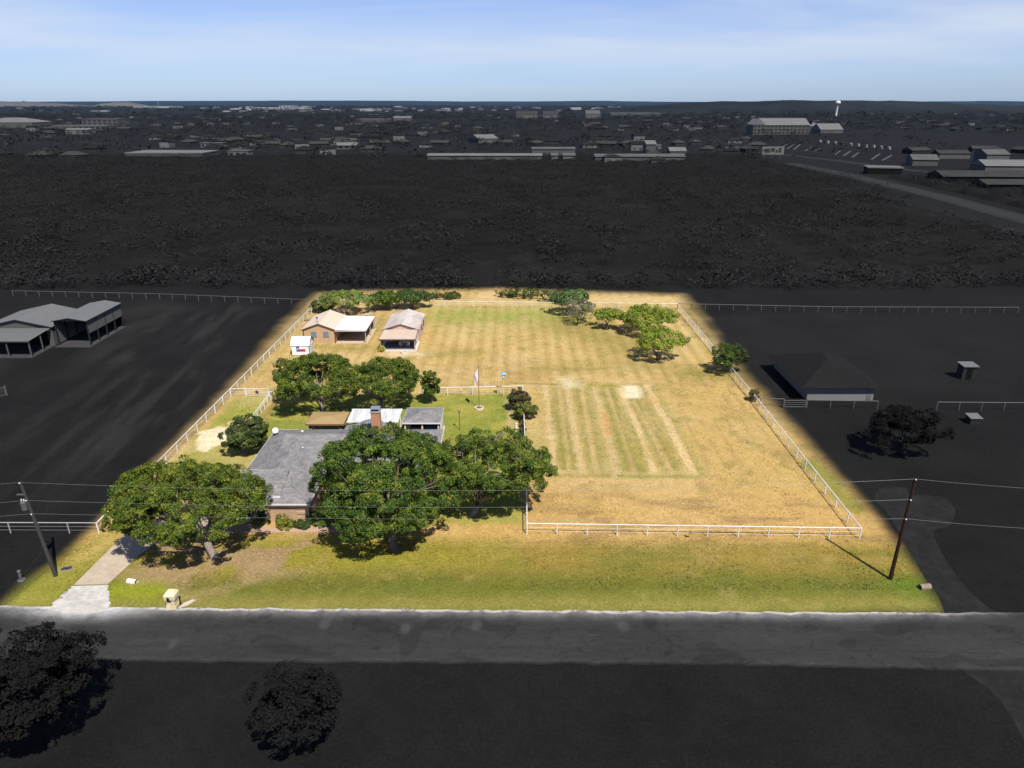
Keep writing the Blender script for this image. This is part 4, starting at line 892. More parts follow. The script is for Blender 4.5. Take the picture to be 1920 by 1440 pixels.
# porch things
M_chair = mat('pale_green_metal', (.50, .56, .40), .6, .1)
def chair(x, y, rz, label, m, z=.33):
    t = thing('porch_chair', label, 'chair', (x, y, z), 'chairs on the shop porch'); t.rotation_euler.z = rz; ORG[t.name] = Vector((0, 0, 0))
    b = MB(); b.box(-.25, .25, -.25, .25, .40, .46); b.build('seat', m, t)
    b = MB(); b.box(-.25, .25, .22, .27, .5, .95); b.build('backrest', m, t)
    for (lx, ly) in ((-.22, -.22), (.22, -.22), (.22, .24), (-.22, .24)):
        b = MB(); b.box(lx-.025, lx+.025, ly-.025, ly+.025, 0, .40 if ly < 0 else .5); b.build('leg', m, t)
    for sx in (-1, 1):
        b = MB(); b.box(sx*.25-.025, sx*.25+.025, -.22, .25, .62, .66); b.build('armrest', m, t)
    return t
tb = thing('porch_table', 'pale green round table on the shop porch', 'table', (-19.2, 121.6, .33)); b = MB(); b.lathe((-19.2, 121.6, 1.0), [(.62, 0), (.62, .05)], 18); b.build('tabletop', M_chair, tb); b = MB(); b.lathe((-19.2, 121.6, .33), [(.3, 0), (.05, .06), (.05, .67)], 10); b.build('pedestal', M_chair, tb)
chair(-19.85, 120.8, 2.4, 'pale green chair at the left front of the porch table', M_chair); chair(-18.6, 120.8, -2.4, 'pale green chair at the right front of the porch table', M_chair); chair(-19.9, 122.4, .7, 'pale green chair behind the porch table', M_chair)
M_red = mat('red_paint', (.42, .04, .04), .5, .1); chair(-21.3, 122.9, .2, 'red porch chair against the shop wall, left one', M_red); chair(-20.7, 122.9, -.1, 'red porch chair against the shop wall, right one', M_red)
bc = thing('blue_cooler', 'tall bright blue barrel by the porch shop wall', 'barrel', (-19.6, 123.3, .33)); b = MB(); b.lathe((-19.6, 123.3, .33), [(.36, 0), (.42, .1), (.42, 1.25), (.36, 1.35)], 16); b.build('drum', mat('blue_plastic', (.02, .08, .42), .4, .1), bc); b = MB(); b.lathe((-19.6, 123.3, 1.69), [(.38, 0), (.38, .06), (.1, .09)], 16); b.build('lid', mat('blue_plastic', (.02, .08, .42)), bc)
pt = thing('flower_pot', 'clay pot of yellow flowers at the porch corner', 'flower pot', (-22.9, 118.85, 0)); b = MB(); b.lathe((-22.9, 118.85, 0), [(.2, 0), (.3, .4), (.33, .42)], 12); b.build('pot', mat('terracotta', (.35, .14, .07), .8, .1), pt)
rs = np.random.RandomState(9); C_ = np.array([-22.9, 118.85, .75])+rs.normal(size=(260, 3))*np.array([.26, .2, .2]); V_, F_ = leaf_quads(C_, np.array([[0, -.3, 1.0]])+rs.normal(size=(260, 3))*.5, .07, .8, rs); pl_ = np.array([(.55,.45,.02),(.45,.42,.03),(.10,.15,.02)])[rs.randint(0, 3, 260)]; mesh_np('flowers', V_, F_, M_leaf, pt, land=np.repeat(pl_, 4, axis=0))
fp = gp(758,662); b = MB(); b.lathe((fp.x, fp.y, 0), [(.62, -.05), (.62, .32), (.42, .33), (.40, .1), (.01, .09)], 18); fo = b.build('fire_pit', mat('pale_stone', (.66, .6, .52), .9, .15, 5), None); tag(fo, 'round pale stone fire pit on the sand before the porch shop', 'fire pit')
b = MB(); b.lathe((fp.x, fp.y, .1), [(.39, .0), (.3, .05), (.02, .07)], 14); b.build('ashes', M_dark, fo)
# white shed with the painted flag
ws = thing('white_shed', 'small white barn-roofed shed painted with a red, white and blue flag', 'shed', (-36.7, 118, 0))
M_wsh = mat('white_siding', (.80, .79, .76), .6, .05, 2, stretch=(5, 5, .4))
x0, x1, y0, y1 = -38.2, -35.15, 116.8, 119.5; yc = (y0+y1)/2; ez = 1.95
prof = [(y0, .12), (y1, .12), (y1, ez), (y1-.5, ez+.75), (yc, ez+1.12), (y0+.5, ez+.75), (y0, ez)]
w = MB(); w.prism(prof, 'x', x0, x1); w.build('wall', M_wsh, ws)
w = MB(); o_ = .07
rp_ = [(y0-.12, ez-.08), (y0+.44, ez+.79), (yc, ez+1.21), (y1-.44, ez+.79), (y1+.12, ez-.08)]
for i in range(4): (a, za), (c, zc) = rp_[i], rp_[i+1]; w.ribs((x0-.12, c, zc), (x1+.14, c, zc), (x0-.12, a, za), (x1+.14, a, za), 9, .015)
rw = w.build('roof', M_whiteroof, ws)
w = MB(); w.tube([(x1+.15, y, z-.05) for y, z in rp_], .06, 4); w.build('rake_trim', mat('black_trim', (.02, .02, .025), .6, .1), rw)
w = MB(); w.box(x0, x1, y0+.02, y1-.02, 0, .119); w.build('skid', M_dark, ws)
w = MB(); w.box(x1-.05, x1+.05, y0-.05, y0-.002, .14, ez-.02); w.build('corner_trim', mat('black_trim', (.02, .02, .025)), ws)
fx0 = gx(554.8, 655, 1.3); fx1 = gx(571.8, 655, 1.3); fz1, fz0 = 1.72, .80
M_blue = mat('flag_blue', (.035, .075, .30), .6, .05); M_fred = mat('flag_red', (.50, .025, .045), .6, .05); M_fwhite = mat('flag_white', (.82, .81, .80), .6, .03)
xb = fx0+(fx1-fx0)/3
w = MB(); w.box(fx0, xb, y0-.02, y0-.003, fz0, fz1); fb = w.build('flag_field', M_blue, ws)
w = MB(); w.box(xb+.002, fx1, y0-.02, y0-.003, fz0, (fz0+fz1)/2); w.build('flag_stripe', M_fred, ws); w = MB(); w.box(xb+.002, fx1, y0-.02, y0-.003, (fz0+fz1)/2+.002, fz1); w.build('flag_stripe', M_fwhite, ws)
star(((fx0+xb)/2, y0-.03, (fz0+fz1)/2+.03), .2, M_fwhite, fb, th=.008)
for (a, c) in ((y0+.45, yc-.02), (yc+.02, y1-.45)):
    w = MB(); w.box(x1+.002, x1+.04, a, c, .2, 1.9); dd_ = w.build('door', M_wsh, ws); w = MB(); w.tube([(x1+.05, a+.05, .3), (x1+.05, c-.05, 1.8)], .035, 4); w.build('brace', mat('black_trim', (.02, .02, .025)), dd_)

# ------------------------------------------------------------------ yard furniture
b0 = gp(898.5,766); fl = thing('flagpole', 'flagpole with drooping flag in a round pale bed on the green lawn', 'flagpole', b0)
b = MB(); b.tube([b0, b0+Vector((0, 0, 6.4))], [.06, .04], 8); b.lathe((b0.x, b0.y, 6.4), [(.02, 0), (.08, .04), (.08, .1), (.02, .15)], 8); b.build('pole', mat('bronze_pole', (.22, .15, .10), .5, .1), fl)
rb = thing('planter_ring', 'round pale stone ring bed at the foot of the flagpole', 'planter', b0); b = MB(); b.lathe((b0.x, b0.y, 0), [(.66, -.05), (.66, .2), (.52, .21), (.50, .1), (.08, .1)], 20); b.build('ring', mat('pale_stone', (.66, .6, .52)), rb); b = MB(); b.lathe((b0.x, b0.y, .1), [(.49, .0), (.3, .05), (.07, .06)], 14); b.build('soil', mat('reddish_soil', (.22, .11, .07), .9, .2, 4), rb)
nu, nv = 12, 14; V_ = []; F_ = []; 
for i in range(nu):
    for j in range(nv):
        u, v = i/(nu-1), j/(nv-1); V_.append((b0.x-.06-.62*u*(1-.25*v), b0.y+.13*sin(7*u+3*v)*u, 6.25-1.75*v-1.15*u**.8+.1*sin(5*u)))
for i in range(nu-1):
    for j in range(nv-1): F_.append((i*nv+j, (i+1)*nv+j, (i+1)*nv+j+1, i*nv+j+1))
def flag_mat():
    m = bpy.data.materials.new('striped_flag'); m.use_nodes = True; t = m.node_tree; n = t.nodes; l = t.links; bs = n['Principled BSDF']; bs.inputs['Roughness'].default_value = .8
    geo = n.new('ShaderNodeNewGeometry'); s = n.new('ShaderNodeSeparateXYZ'); l.new(geo.outputs['Position'], s.inputs[0])
    a = n.new('ShaderNodeMath'); a.operation = 'MULTIPLY_ADD'; a.inputs[1].default_value = 1.6; l.new(s.outputs[0], a.inputs[0]); l.new(s.outputs[2], a.inputs[2])
    w_ = n.new('ShaderNodeMath'); w_.operation = 'MULTIPLY'; w_.inputs[1].default_value = 3.6; l.new(a.outputs[0], w_.inputs[0]); f = n.new('ShaderNodeMath'); f.operation = 'FRACT'; l.new(w_.outputs[0], f.inputs[0])
    r = n.new('ShaderNodeValToRGB'); r.color_ramp.interpolation = 'CONSTANT'; r.color_ramp.elements[0].color = (.75, .72, .72, 1); r.color_ramp.elements[1].position = .62; r.color_ramp.elements[1].color = (.45, .10, .14, 1); l.new(f.outputs[0], r.inputs[0]); l.new(r.outputs[0], bs.inputs['Base Color']); return m
mesh_np('flag', V_, F_, flag_mat(), fl)
b0 = gp(944.5,745); bh = thing('birdhouse', 'pale blue birdhouse on a tall thin pole behind the yard fence', 'birdhouse', b0)
b = MB(); b.tube([b0, b0+Vector((0, 0, 3.3))], .035, 6); b.build('pole', M_white, bh)
b = MB(); b.box(b0.x-.3, b0.x+.3, b0.y-.3, b0.y+.3, 3.3, 3.75); bb = b.build('box', M_white, bh)
b = MB(); hip_roof(b, b0.x-.42, b0.x+.42, b0.y-.42, b0.y+.42, 3.75, .7, 'x'); b.build('roof', mat('teal_paint', (.20, .42, .52), .5, .1), bh)
for dx in (-.15, .15):
    b = MB(); b.lathe((b0.x+dx, b0.y-.31, 3.45), [(.06, 0), (.06, .1)], 8); b.build('entrance_hole', M_dark, bb)
b0 = gp(862,806); lp = thing('lamp_post', 'thin dark garden lamp post on the green lawn', 'lamp post', b0); b = MB(); b.tube([b0, b0+Vector((0, 0, 2.5))], .04, 6); b.build('post', M_rust, lp); b = MB(); b.lathe((b0.x, b0.y, 2.5), [(.06, 0), (.15, .1), (.17, .3), (.03, .45)], 8); b.build('lantern', mat('lantern_glass', (.12, .12, .11), .3, .1), lp)
# stones edging the bed along the yard fence
M_stone = mat('edging_stone', (.56, .48, .40), .9, .2, 6)
bed0, bed1 = gp(978,796), gp(981,848); bs_ = MB()
rs = np.random.RandomState(4)
for i in range(14):
    p = bed0.lerp(bed1, i/13)+Vector((-.75+rs.normal()*.06, 0, 0)); b = MB(); s_ = rs.uniform(.16, .28); b.lathe((p.x, p.y, -.05), [(s_*.9, 0), (s_, s_*.5), (s_*.75, s_*.95), (s_*.2, s_*1.05)], 7)
    b.v = [(x+rs.normal()*.02, y+rs.normal()*.02, z) for x, y, z in b.v]; so = b.build('edging_stone', M_stone); tag(so, '%s pale rough stone from the far end of the fence bed edging' % ['first','second','third','fourth','fifth','sixth','seventh','eighth','ninth','tenth','eleventh','twelfth','thirteenth','nearest'][i], 'stone', 'edging stones of the fence bed')
# scrap and timber lying behind the tan shop
for i, (px, py, l_, rz, lb) in enumerate(((585,600,3.0,.5,'grey timber pile beside the left fence behind the tan shop'), (640,583,4.0,.1,'long rusty pipe stack behind the tan shop'), (690,590,2.2,1.2,'pale board stack right of the carport'))):
    p = gp(px, py); t = thing('timber_pile', lb, 'lumber', p); t.rotation_euler.z = rz; ORG[t.name] = Vector((0, 0, 0))
    for j in range(7):
        b = MB(); yj = (j % 4)*.32-.5+rs.normal()*.05; zj = (j//4)*.16; b.box(-l_/2+rs.normal()*.2, l_/2+rs.normal()*.2, yj, yj+.25, zj, zj+.14); b.build('board', mat('weathered_board', (.26, .20, .16), .9, .3, 3) if i != 2 else mat('pale_board', (.55, .46, .36), .9, .15, 3), t)
# ------------------------------------------------------------------ roadside things
def stone_blocks(root, c, w_, d_, z0, z1, m, rows):
    """rough stone courses wrapped round a pillar, each block a part"""
    hh = (z1-z0)/rows; rs = np.random.RandomState(3)
    for r_ in range(rows):
        n_ = 2
        for k_ in range(n_):
            s0 = -w_/2+w_*k_/n_+(.1 if r_ % 2 and k_ else 0); s1 = -w_/2+w_*(k_+1)/n_+(.1 if r_ % 2 and k_ == 0 else 0)
            o_ = rs.uniform(0, .02); b = MB(); b.box(c.x+s0+.008, c.x+s1-.008, c.y-d_/2-o_, c.y+d_/2+o_, z0+r_*hh+.008, z0+(r_+1)*hh-.004); b.build('stone', m[rs.randint(0, len(m))], root)
mbp = gp(325.5,1136); mb = thing('mailbox_pillar', 'cream stone mailbox pillar at the road edge by the driveway', 'mailbox', mbp)
MS = [mat('cream_stone_a', (.62, .50, .30), .9, .12, 5), mat('cream_stone_b', (.68, .58, .38), .9, .12, 5), mat('cream_stone_c', (.58, .42, .22), .9, .12, 5)]
b = MB(); b.box(mbp.x-.36, mbp.x+.36, mbp.y-.33, mbp.y+.33, -.1, 1.3); b.build('core', mat('mortar', (.5, .44, .33), .9, .1), mb)
stone_blocks(mb, mbp, .86, .82, 0, .28, MS, 1); stone_blocks(mb, mbp, .76, .74, .28, .92, MS, 3); stone_blocks(mb, mbp, .96, .9, .92, 1.34, MS, 2)
b = MB(); b.add([(mbp.x-.5, mbp.y-.47, 1.34), (mbp.x+.5, mbp.y-.47, 1.34), (mbp.x+.5, mbp.y+.47, 1.34), (mbp.x-.5, mbp.y+.47, 1.34), (mbp.x-.3, mbp.y-.15, 1.62), (mbp.x+.3, mbp.y-.15, 1.62), (mbp.x+.3, mbp.y+.25, 1.62), (mbp.x-.3, mbp.y+.25, 1.62)], [(3,2,1,0),(4,5,6,7),(0,1,5,4),(1,2,6,5),(2,3,7,6),(3,0,4,7)]); b.build('cap', MS[1], mb)
b = MB(); b.prism([(-.12+mbp.x-.1, 1.0), (.12+mbp.x-.1, 1.0)]+[(mbp.x-.1+.12*cos(a), 1.12+.12*sin(a)) for a in np.linspace(0, pi, 8)], 'y', mbp.y-.52, mbp.y-.475); b.build('mail_door', M_dark, mb)
b = MB(); b.box(mbp.x-.24, mbp.x+.12, mbp.y-.515, mbp.y-.475, .84, .96); b.build('number_plate', M_dark, mb)
b = MB(); b.box(mbp.x+.55, mbp.x+.64, mbp.y+.05, mbp.y+.14, 0, .75); pb = b.build('marker_post', M_dark); tag(pb, 'short dark marker post right beside the mailbox pillar', 'post')
flat('stone_slab', [(mbp.x+.55+dx, mbp.y+dy) for dx, dy in ((0, -.35), (.7, .1), (1.1, .75), (.75, .8), (.2, .3))], .06, M_stone, 'pale stone slab lying in the grass beside the mailbox')
cv_ = gp(251,1093); b = MB(); b.tube([(cv_.x-.55, cv_.y+.1, .14), (cv_.x+.3, cv_.y-.1, .14)], .27, 14, cap=False); b.tube([(cv_.x-.55, cv_.y+.1, .14), (cv_.x+.3, cv_.y-.1, .14)], .22, 14, cap=False); cu = b.build('culvert_pipe', mat('pale_concrete_pipe', (.70, .63, .55), .9, .12, 4)); tag(cu, 'pale concrete culvert pipe end in the verge left of the mailbox', 'culvert')
cv_ = gp(1729,1104); b = MB(); b.tube([(cv_.x-.25, cv_.y, .16), (cv_.x+.75, cv_.y+.15, .16)], .28, 14, cap=False); b.tube([(cv_.x-.25, cv_.y, .16), (cv_.x+.75, cv_.y+.15, .16)], .24, 14, cap=False); cu = b.build('culvert_pipe', mat('old_concrete_pipe', (.26, .20, .15), .9, .15, 4)); tag(cu, 'dark culvert pipe end in the ditch under the curving lane', 'culvert')
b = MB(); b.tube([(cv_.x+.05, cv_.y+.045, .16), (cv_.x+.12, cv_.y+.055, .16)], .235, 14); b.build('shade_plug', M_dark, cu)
for i, (px, py) in enumerate(((120,1067.5),(129.5,1066))):
    p = gp(px, py); t = thing('meter_cover', ['oval dark meter cover nearer the leaning left pole', 'oval dark meter cover nearer the driveway'][i], 'meter cover', p); b = MB(); b.lathe((p.x, p.y, 0), [(.36, -.03), (.36, .05), (.31, .055)], 16); b.build('rim', mat('grey_mortar', (.3, .29, .28)), t); b = MB(); b.lathe((p.x, p.y, .056), [(.30, 0), (.28, .02)], 16); b.build('lid', mat('iron_lid', (.05, .045, .04), .6, .2), t)
p = gp(40,1087); t = thing('utility_pedestal', 'small grey utility pedestal in the dark grass left of the pole', 'pedestal', p); b = MB(); b.lathe((p.x, p.y, 0), [(.13, -.1), (.13, .85), (.16, .86), (.16, 1.0), (.05, 1.06)], 10); b.build('post', M_greyp, t); b = MB(); b.lathe((p.x, p.y, 0), [(.4, -.05), (.3, .05)], 10); b.build('base', M_greyp, t)

# ------------------------------------------------------------------ power poles and lines
M_pole = mat('creosote_pole', (.036, .021, .015), .9, .2, 4, stretch=(4, 4, .4))
M_poleg = mat('grey_pole', (.055, .053, .052), .9, .2, 4, stretch=(4, 4, .4))
M_wire = mat('bright_wire', (.26, .26, .26), .4, .05, metal=.2)
pl0 = gp(105,1080); pr0 = gp(1669,1086)
lt = Vector((pl0.x-.95, pl0.y+.2, 9.8)); rt = Vector((pr0.x+.15, pr0.y+.05, 10.5))
pL = thing('utility_pole', 'leaning grey utility pole with transformer left of the driveway', 'utility pole', pl0); b = MB(); b.tube([pl0-Vector((0, 0, .3)), lt], [.19, .12], 10); b.build('pole', M_poleg, pL)
pR = thing('utility_pole', 'dark brown utility pole on the right verge', 'utility pole', pr0); b = MB(); b.tube([pr0-Vector((0, 0, .3)), rt], [.19, .12], 10); b.build('pole', M_pole, pR)
def on(p0, p1, z): return p0.lerp(p1, z/p1.z)
tp = on(pl0, lt, 7.6)+Vector((-.35, -.12, 0)); b = MB(); b.lathe((tp.x, tp.y, tp.z-.5), [(.18, 0), (.26, .05), (.26, .8), (.2, .88), (.08, .92)], 12); tr = b.build('transformer', mat('transformer_grey', (.09, .09, .09), .5, .15), pL)
for dx in (-.1, .12): b = MB(); b.lathe((tp.x+dx, tp.y, tp.z+.42), [(.04, 0), (.055, .05), (.03, .1), (.055, .15), (.03, .2)], 8); b.build('bushing', M_trim, tr)
b = MB(); q = on(pl0, lt, 8.6); b.box(q.x-.65, q.x+.1, q.y-.16, q.y-.06, q.z, q.z+.1); b.build('bracket', M_greyp, pL)
for z in (9.75, 8.0, 6.6):
    q = on(pl0, lt, z); b = MB(); b.lathe((q.x, q.y-.14, q.z), [(.05, 0), (.07, .06), (.04, .12)], 8); b.build('insulator', M_trim, pL)
for z in (10.45, 8.4, 6.45):
    q = on(pr0, rt, z); b = MB(); b.lathe((q.x, q.y-.14, q.z), [(.05, 0), (.07, .06), (.04, .12)], 8); b.build('insulator', M_trim, pR)
def cable(label, a, c, sag, r=.02, m=M_wire, n=24):
    b = MB(); b.tube([a.lerp(c, t)-Vector((0, 0, 4*sag*t*(1-t))) for t in np.linspace(0, 1, n)], r, 5); o = b.build('power_line', m); return tag(o, label, 'cable', 'overhead lines along the road')
tops = [('top', 9.8, 10.5, 1.0), ('middle', 8.0, 8.45, .75), ('lowest', 6.65, 6.5, .35)]
for nm, zl, zr, sag in tops:
    a, c = on(pl0, lt, zl)+Vector((0, -.14, .08)), on(pr0, rt, zr)+Vector((0, -.14, .08))
    cable('%s overhead line spanning the lot between the two poles' % nm, a, c, sag, .0085)
    if nm != 'middle' : cable('%s overhead line running off to the right from the brown pole' % nm, c, c+Vector((40, -1.0, -.2)), 1.0, .0085)
    cable('%s overhead line running off to the left from the leaning pole' % nm, a, a+Vector((-40, -2, .2)), .8, .0085)
gw = MB(); q = on(pl0, lt, 3.0); e = gp(-40,1175); gw.tube([q, e], .02, 5); go = gw.build('dark_strand', M_dark); tag(go, 'dark strand running down left from the leaning pole', 'cable')  # thin dark tube from the pole down to the ground

# ------------------------------------------------------------------ neighbours, darkening painted into their greys
M_gwall = mat('grey_metal_wall', (.085, .085, .083), .7, .12, 1, stretch=(5, 5, .3)); M_groof = mat('grey_metal_roof', (.125, .125, .122), .55, .08, 1); M_gtrim = mat('darkened_trim', (.012, .012, .012), .8, .1); M_gdark = mat('darkened_black', (.008, .008, .008), .9, .1)
M_gslab = mat('grey_slab', (.05, .05, .05), .9, .2, 1)
n1 = thing('metal_barn', 'grey gabled metal barn with front lean-to at the left edge', 'barn', (-89, 126, 0))
x0, x1, y0, y1, ze, zr = -95.0, -83.0, 122.8, 133.2, 3.46, 4.85; xc = (x0+x1)/2
w = MB(); gable(w, x0, x1, y0, y1, ze, zr-.06); w.build('wall', M_gwall, n1)
w = MB(); w.ribs((xc, y1+.3, zr), (xc, y0-.3, zr), (x0-.3, y1+.3, ze), (x0-.3, y0-.3, ze), 24, .03); w.ribs((xc, y0-.3, zr), (xc, y1+.3, zr), (x1+.3, y0-.3, ze), (x1+.3, y1+.3, ze), 24, .03); ro = w.build('roof', M_groof, n1)
w = MB(); w.tube([(x0-.3, y0-.33, ze-.05), (xc, y0-.33, zr-.04), (x1+.3, y0-.33, ze-.05)], .09, 4); w.build('rake_trim', M_gtrim, ro)
w = MB(); w.ribs((x0, y0-.35, 3.3), (x1, y0-.35, 3.3), (x0, 116, 2.9), (x1, 116, 2.9), 24, .03); lo = w.build('lean_to_roof', M_groof, n1); w = MB(); w.box(x0, x1+.05, 115.9, 115.98, 2.68, 2.92); w.build('fascia', M_gtrim, lo)
for (x, y) in ((x1-.1, 116.2), (x1-.1, 119.5), (x1-4, 116.2), (x1-8, 116.2)):
    w = MB(); w.box(x-.09, x+.09, y-.09, y+.09, 0, 2.85); w.build('post', M_gwall, n1)
w = MB(); w.box(x0, x1+.2, 115.7, 122.7, -.1, .05); w.build('slab', M_gslab, n1)
w = MB(); w.box(x0+1, x1-1, y0-.05, y0-.002, .06, 2.6); w.build('doorway', M_gdark, n1)
w = MB(); w.box(x1-.8+.8+.002, x1+.05, y0+1, y0+2.2, .1, 2.1); w.build('door', M_gdark, n1)
n2 = thing('open_barn', 'tall grey open-sided barn right of the gabled barn', 'barn', (-79.2, 128, 0))
x0, x1, y0, y1, ze, zr = -82.2, -76.4, 122.6, 134.5, 4.65, 5.2; xc = (x0+x1)/2
w = MB(); w.ribs((xc, y1+.3, zr), (xc, y0-.3, zr), (x0-.2, y1+.3, ze), (x0-.2, y0-.3, ze), 26, .03); w.ribs((xc, y0-.3, zr), (xc, y1+.3, zr), (x1+.2, y0-.3, ze), (x1+.2, y1+.3, ze), 26, .03); ro = w.build('roof', M_groof, n2)
w = MB(); w.tube([(x0-.2, y0-.33, ze-.05), (xc, y0-.33, zr-.04), (x1+.2, y0-.33, ze-.05)], .08, 4); w.build('rake_trim', M_gtrim, ro)
w = MB(); w.box(x1+.205, x1+.28, y0-.3, y1+.3, ze-.22, ze+.02); w.build('gutter', M_gtrim, ro)
w = MB(); w.ribs((x1, y0, ze-.15), (x1, y1, ze-.15), (x1+.01, y0, 2.2), (x1+.01, y1, 2.2), 26, .05); w.build('side_panel', M_gwall, n2)
w = MB(); w.ribs((x0, y0, ze-.15), (x0, y1, ze-.15), (x0-.01, y0, .3), (x0-.01, y1, .3), 26, .05); w.build('side_panel', M_gwall, n2)
w = MB(); w.box(x0, x1, y1-.1, y1-.02, .1, ze-.2); w.build('back_panel', M_gdark, n2)
w = MB(); w.prism([(x0, ze-.1), (x1, ze-.1), (xc, zr-.08)], 'y', y0, y0+.06); w.build('gable_panel', M_gwall, n2)
for y in np.linspace(y0+.1, y1-.1, 5):
    for x in (x0+.05, x1-.05): w = MB(); w.box(x-.1, x+.1, y-.1, y+.1, 0, ze-.15); w.build('post', M_gtrim, n2)
w = MB(); w.box(x0-.2, x1+.5, y0-1.2, y1, -.1, .05); w.build('slab', M_gslab, n2)
n3 = thing('grey_house', 'colour-darkened hip-roofed neighbour house with one pale wall at right', 'house', (48.5, 104, 0))
w = MB(); w.box(43.6, 53.4, 97, 111, -.1, 2.2); w.build('wall', mat('pale_grey_wall', (.17, .17, .168), .8, .1, 1, stretch=(4, 4, .3)), n3)
M_gsh = mat('darkened_shingle', (.0165, .0165, .016), .9, .1, .8, kind='shingle'); w = MB(); hip_roof(w, 42.2, 54.2, 96.2, 110.8, 2.25, .42, 'y'); r3 = w.build('roof', M_gsh, n3)
w = MB(); w.box(52.4, 52.45+.6, 96.95, 96.998, .1, 2.0); w.build('door', M_groof, n3)
p = gp(1815,712); t = thing('small_shed', 'small colour-darkened shed with pale roof edge in the right field', 'shed', p); w = MB(); w.box(p.x-1.1, p.x+1.1, p.y, p.y+1.6, 0, 2.2); w.build('wall', M_gtrim, t); w = MB(); w.slab([(p.x-1.25, p.y-.2, 2.25), (p.x+1.25, p.y-.2, 2.25), (p.x+1.25, p.y+1.8, 2.45), (p.x-1.25, p.y+1.8, 2.45)], .08); w.build('roof', M_groof, t); w = MB(); w.box(p.x-.5, p.x+.4, p.y-.04, p.y-.002, .1, 1.9); w.build('door', M_gdark, t)
p = gp(1828,796); t = thing('well_house', 'little dark well house with pale lid behind the right edge fence', 'well house', p); w = MB(); w.box(p.x-.7, p.x+.7, p.y, p.y+1.2, 0, .9); w.build('wall', M_gtrim, t); w = MB(); w.slab([(p.x-.85, p.y-.15, .95), (p.x+.85, p.y-.15, .95), (p.x+.85, p.y+1.35, 1.15), (p.x-.85, p.y+1.35, 1.15)], .07); w.build('lid', M_groof, t)

# ------------------------------------------------------------------ the far town, darkening painted into its colours
M_hroof = [mat('town_roof_a', (.019, .019, .0185), .9, .2, .2), mat('town_roof_b', (.038, .038, .037), .9, .2, .2), mat('town_roof_c', (.014, .014, .0135), .9, .2, .2)]
M_hwall = [mat('town_wall_a', (.038, .038, .037), .9, .2, .2), mat('town_wall_b', (.12, .12, .118), .9, .2, .2), mat('town_wall_c', (.022, .022, .021), .9, .2, .2)]
M_lite = mat('town_pale', (.12, .12, .116), .8, .12, .1); M_mid = mat('town_mid', (.07, .07, .068), .8, .15, .1); M_brt = mat('town_white', (.27, .27, .265), .7, .08, .1); M_glassd = mat('town_glass', (.012, .012, .013), .3, .1, 1)
protos = []
def house_proto(w_, d_, h_, slope, hip, rm, wm_):
    t = thing('town_house', 'small grey house among dark trees of the far town', 'house', (0, 0, 0), 'houses of the far town'); ORG[t.name] = Vector((0, 0, 0))
    b = MB(); b.box(-w_/2, w_/2, -d_/2, d_/2, -.2, h_); b.build('wall', wm_, t)
    b = MB()
    if hip: hip_roof(b, -w_/2-.5, w_/2+.5, -d_/2-.5, d_/2+.5, h_, slope, 'x')
    else: b.prism([(-d_/2-.5, h_), (d_/2+.5, h_), (0, h_+(d_/2+.5)*slope)], 'x', -w_/2-.4, w_/2+.4)
    b.build('roof', rm, t)
    for x in (-w_*.3, w_*.12):
        b = MB(); b.box(x, x+1.6, -d_/2-.06, -d_/2-.002, 1.0, 2.3); b.build('window', M_glassd, t)
    return t
combos = [(15, 10, 3, .5, True, 0, 1), (18, 11, 3, .45, True, 1, 0), (13, 9, 5.5, .5, False, 2, 1), (20, 11, 3, .4, False, 1, 2), (16, 12, 3, .5, True, 2, 0)]
for c in combos: protos.append(house_proto(*c[:5], M_hroof[c[5]], M_hwall[c[6]]))
def copy_tree(o, parent=None):
    c = o.copy(); COL.objects.link(c); c.parent = parent
    for ch_ in list(o.children): copy_tree(ch_, c)
    return c
BLD = []      # footprints of the larger buildings, kept clear of trees and houses
def bld(name, label, cat, px0, px1, py, dep, h_, wm_, rm, kind='gable', slope=.18, wins=0, doors=0, rot=0.0, cap=None):
    """building whose front base runs px0..px1 at row py; the depth goes away from the viewer"""
    p0, p1 = gp(px0, py), gp(px1, py); c = (p0+p1)/2; w_ = p1.x-p0.x; t = thing(name, label, cat, (c.x, c.y, 0)); ORG[t.name] = Vector((0, 0, 0)); t.rotation_euler.z = rot
    b = MB(); b.box(-w_/2, w_/2, 0, dep, -.3, h_); b.build('wall', wm_, t)
    b = MB()
    if kind == 'gable': b.prism([(-.6, h_), (dep+.6, h_), (dep/2, h_+dep*slope)], 'x', -w_/2-.5, w_/2+.5)
    elif kind == 'front': b.prism([(-w_/2-.5, h_), (w_/2+.5, h_), (0, h_+w_*slope)], 'y', -.5, dep+.5)
    elif kind == 'hip': hip_roof(b, -w_/2-.6, w_/2+.6, -.6, dep+.6, h_, slope*2, 'x')
    else: b.box(-w_/2-.4, w_/2+.4, -.4, dep+.4, h_, h_+.7)
    b.build('roof', rm, t)
    if wins:
        rows_ = max(1, int(h_//4))
        for r_ in range(rows_):
            for k_ in range(wins):
                x = -w_/2+w_*(k_+.5)/wins; ww = w_/wins*.28; z = 1.1+r_*h_/rows_; b = MB(); b.box(x-ww, x+ww, -.08, -.002, z, z+h_/rows_*.5); b.build('window', M_glassd, t)
    for k_ in range(doors):
        x = -w_/2+w_*(k_+.5)/doors; ww = w_/doors*.3; b = MB(); b.box(x-ww, x+ww, -.08, -.002, .1, h_*.7); b.build('door', M_mid, t)
    BLD.append((c.x, c.y+dep/2, max(w_/2, 8)+6, dep/2+9)); return t
bld('warehouse', 'long pale low warehouse in the middle of the far town', 'warehouse', 802, 1016, 303, 16, 4.2, M_mid, M_lite, 'gable', .08, doors=14)
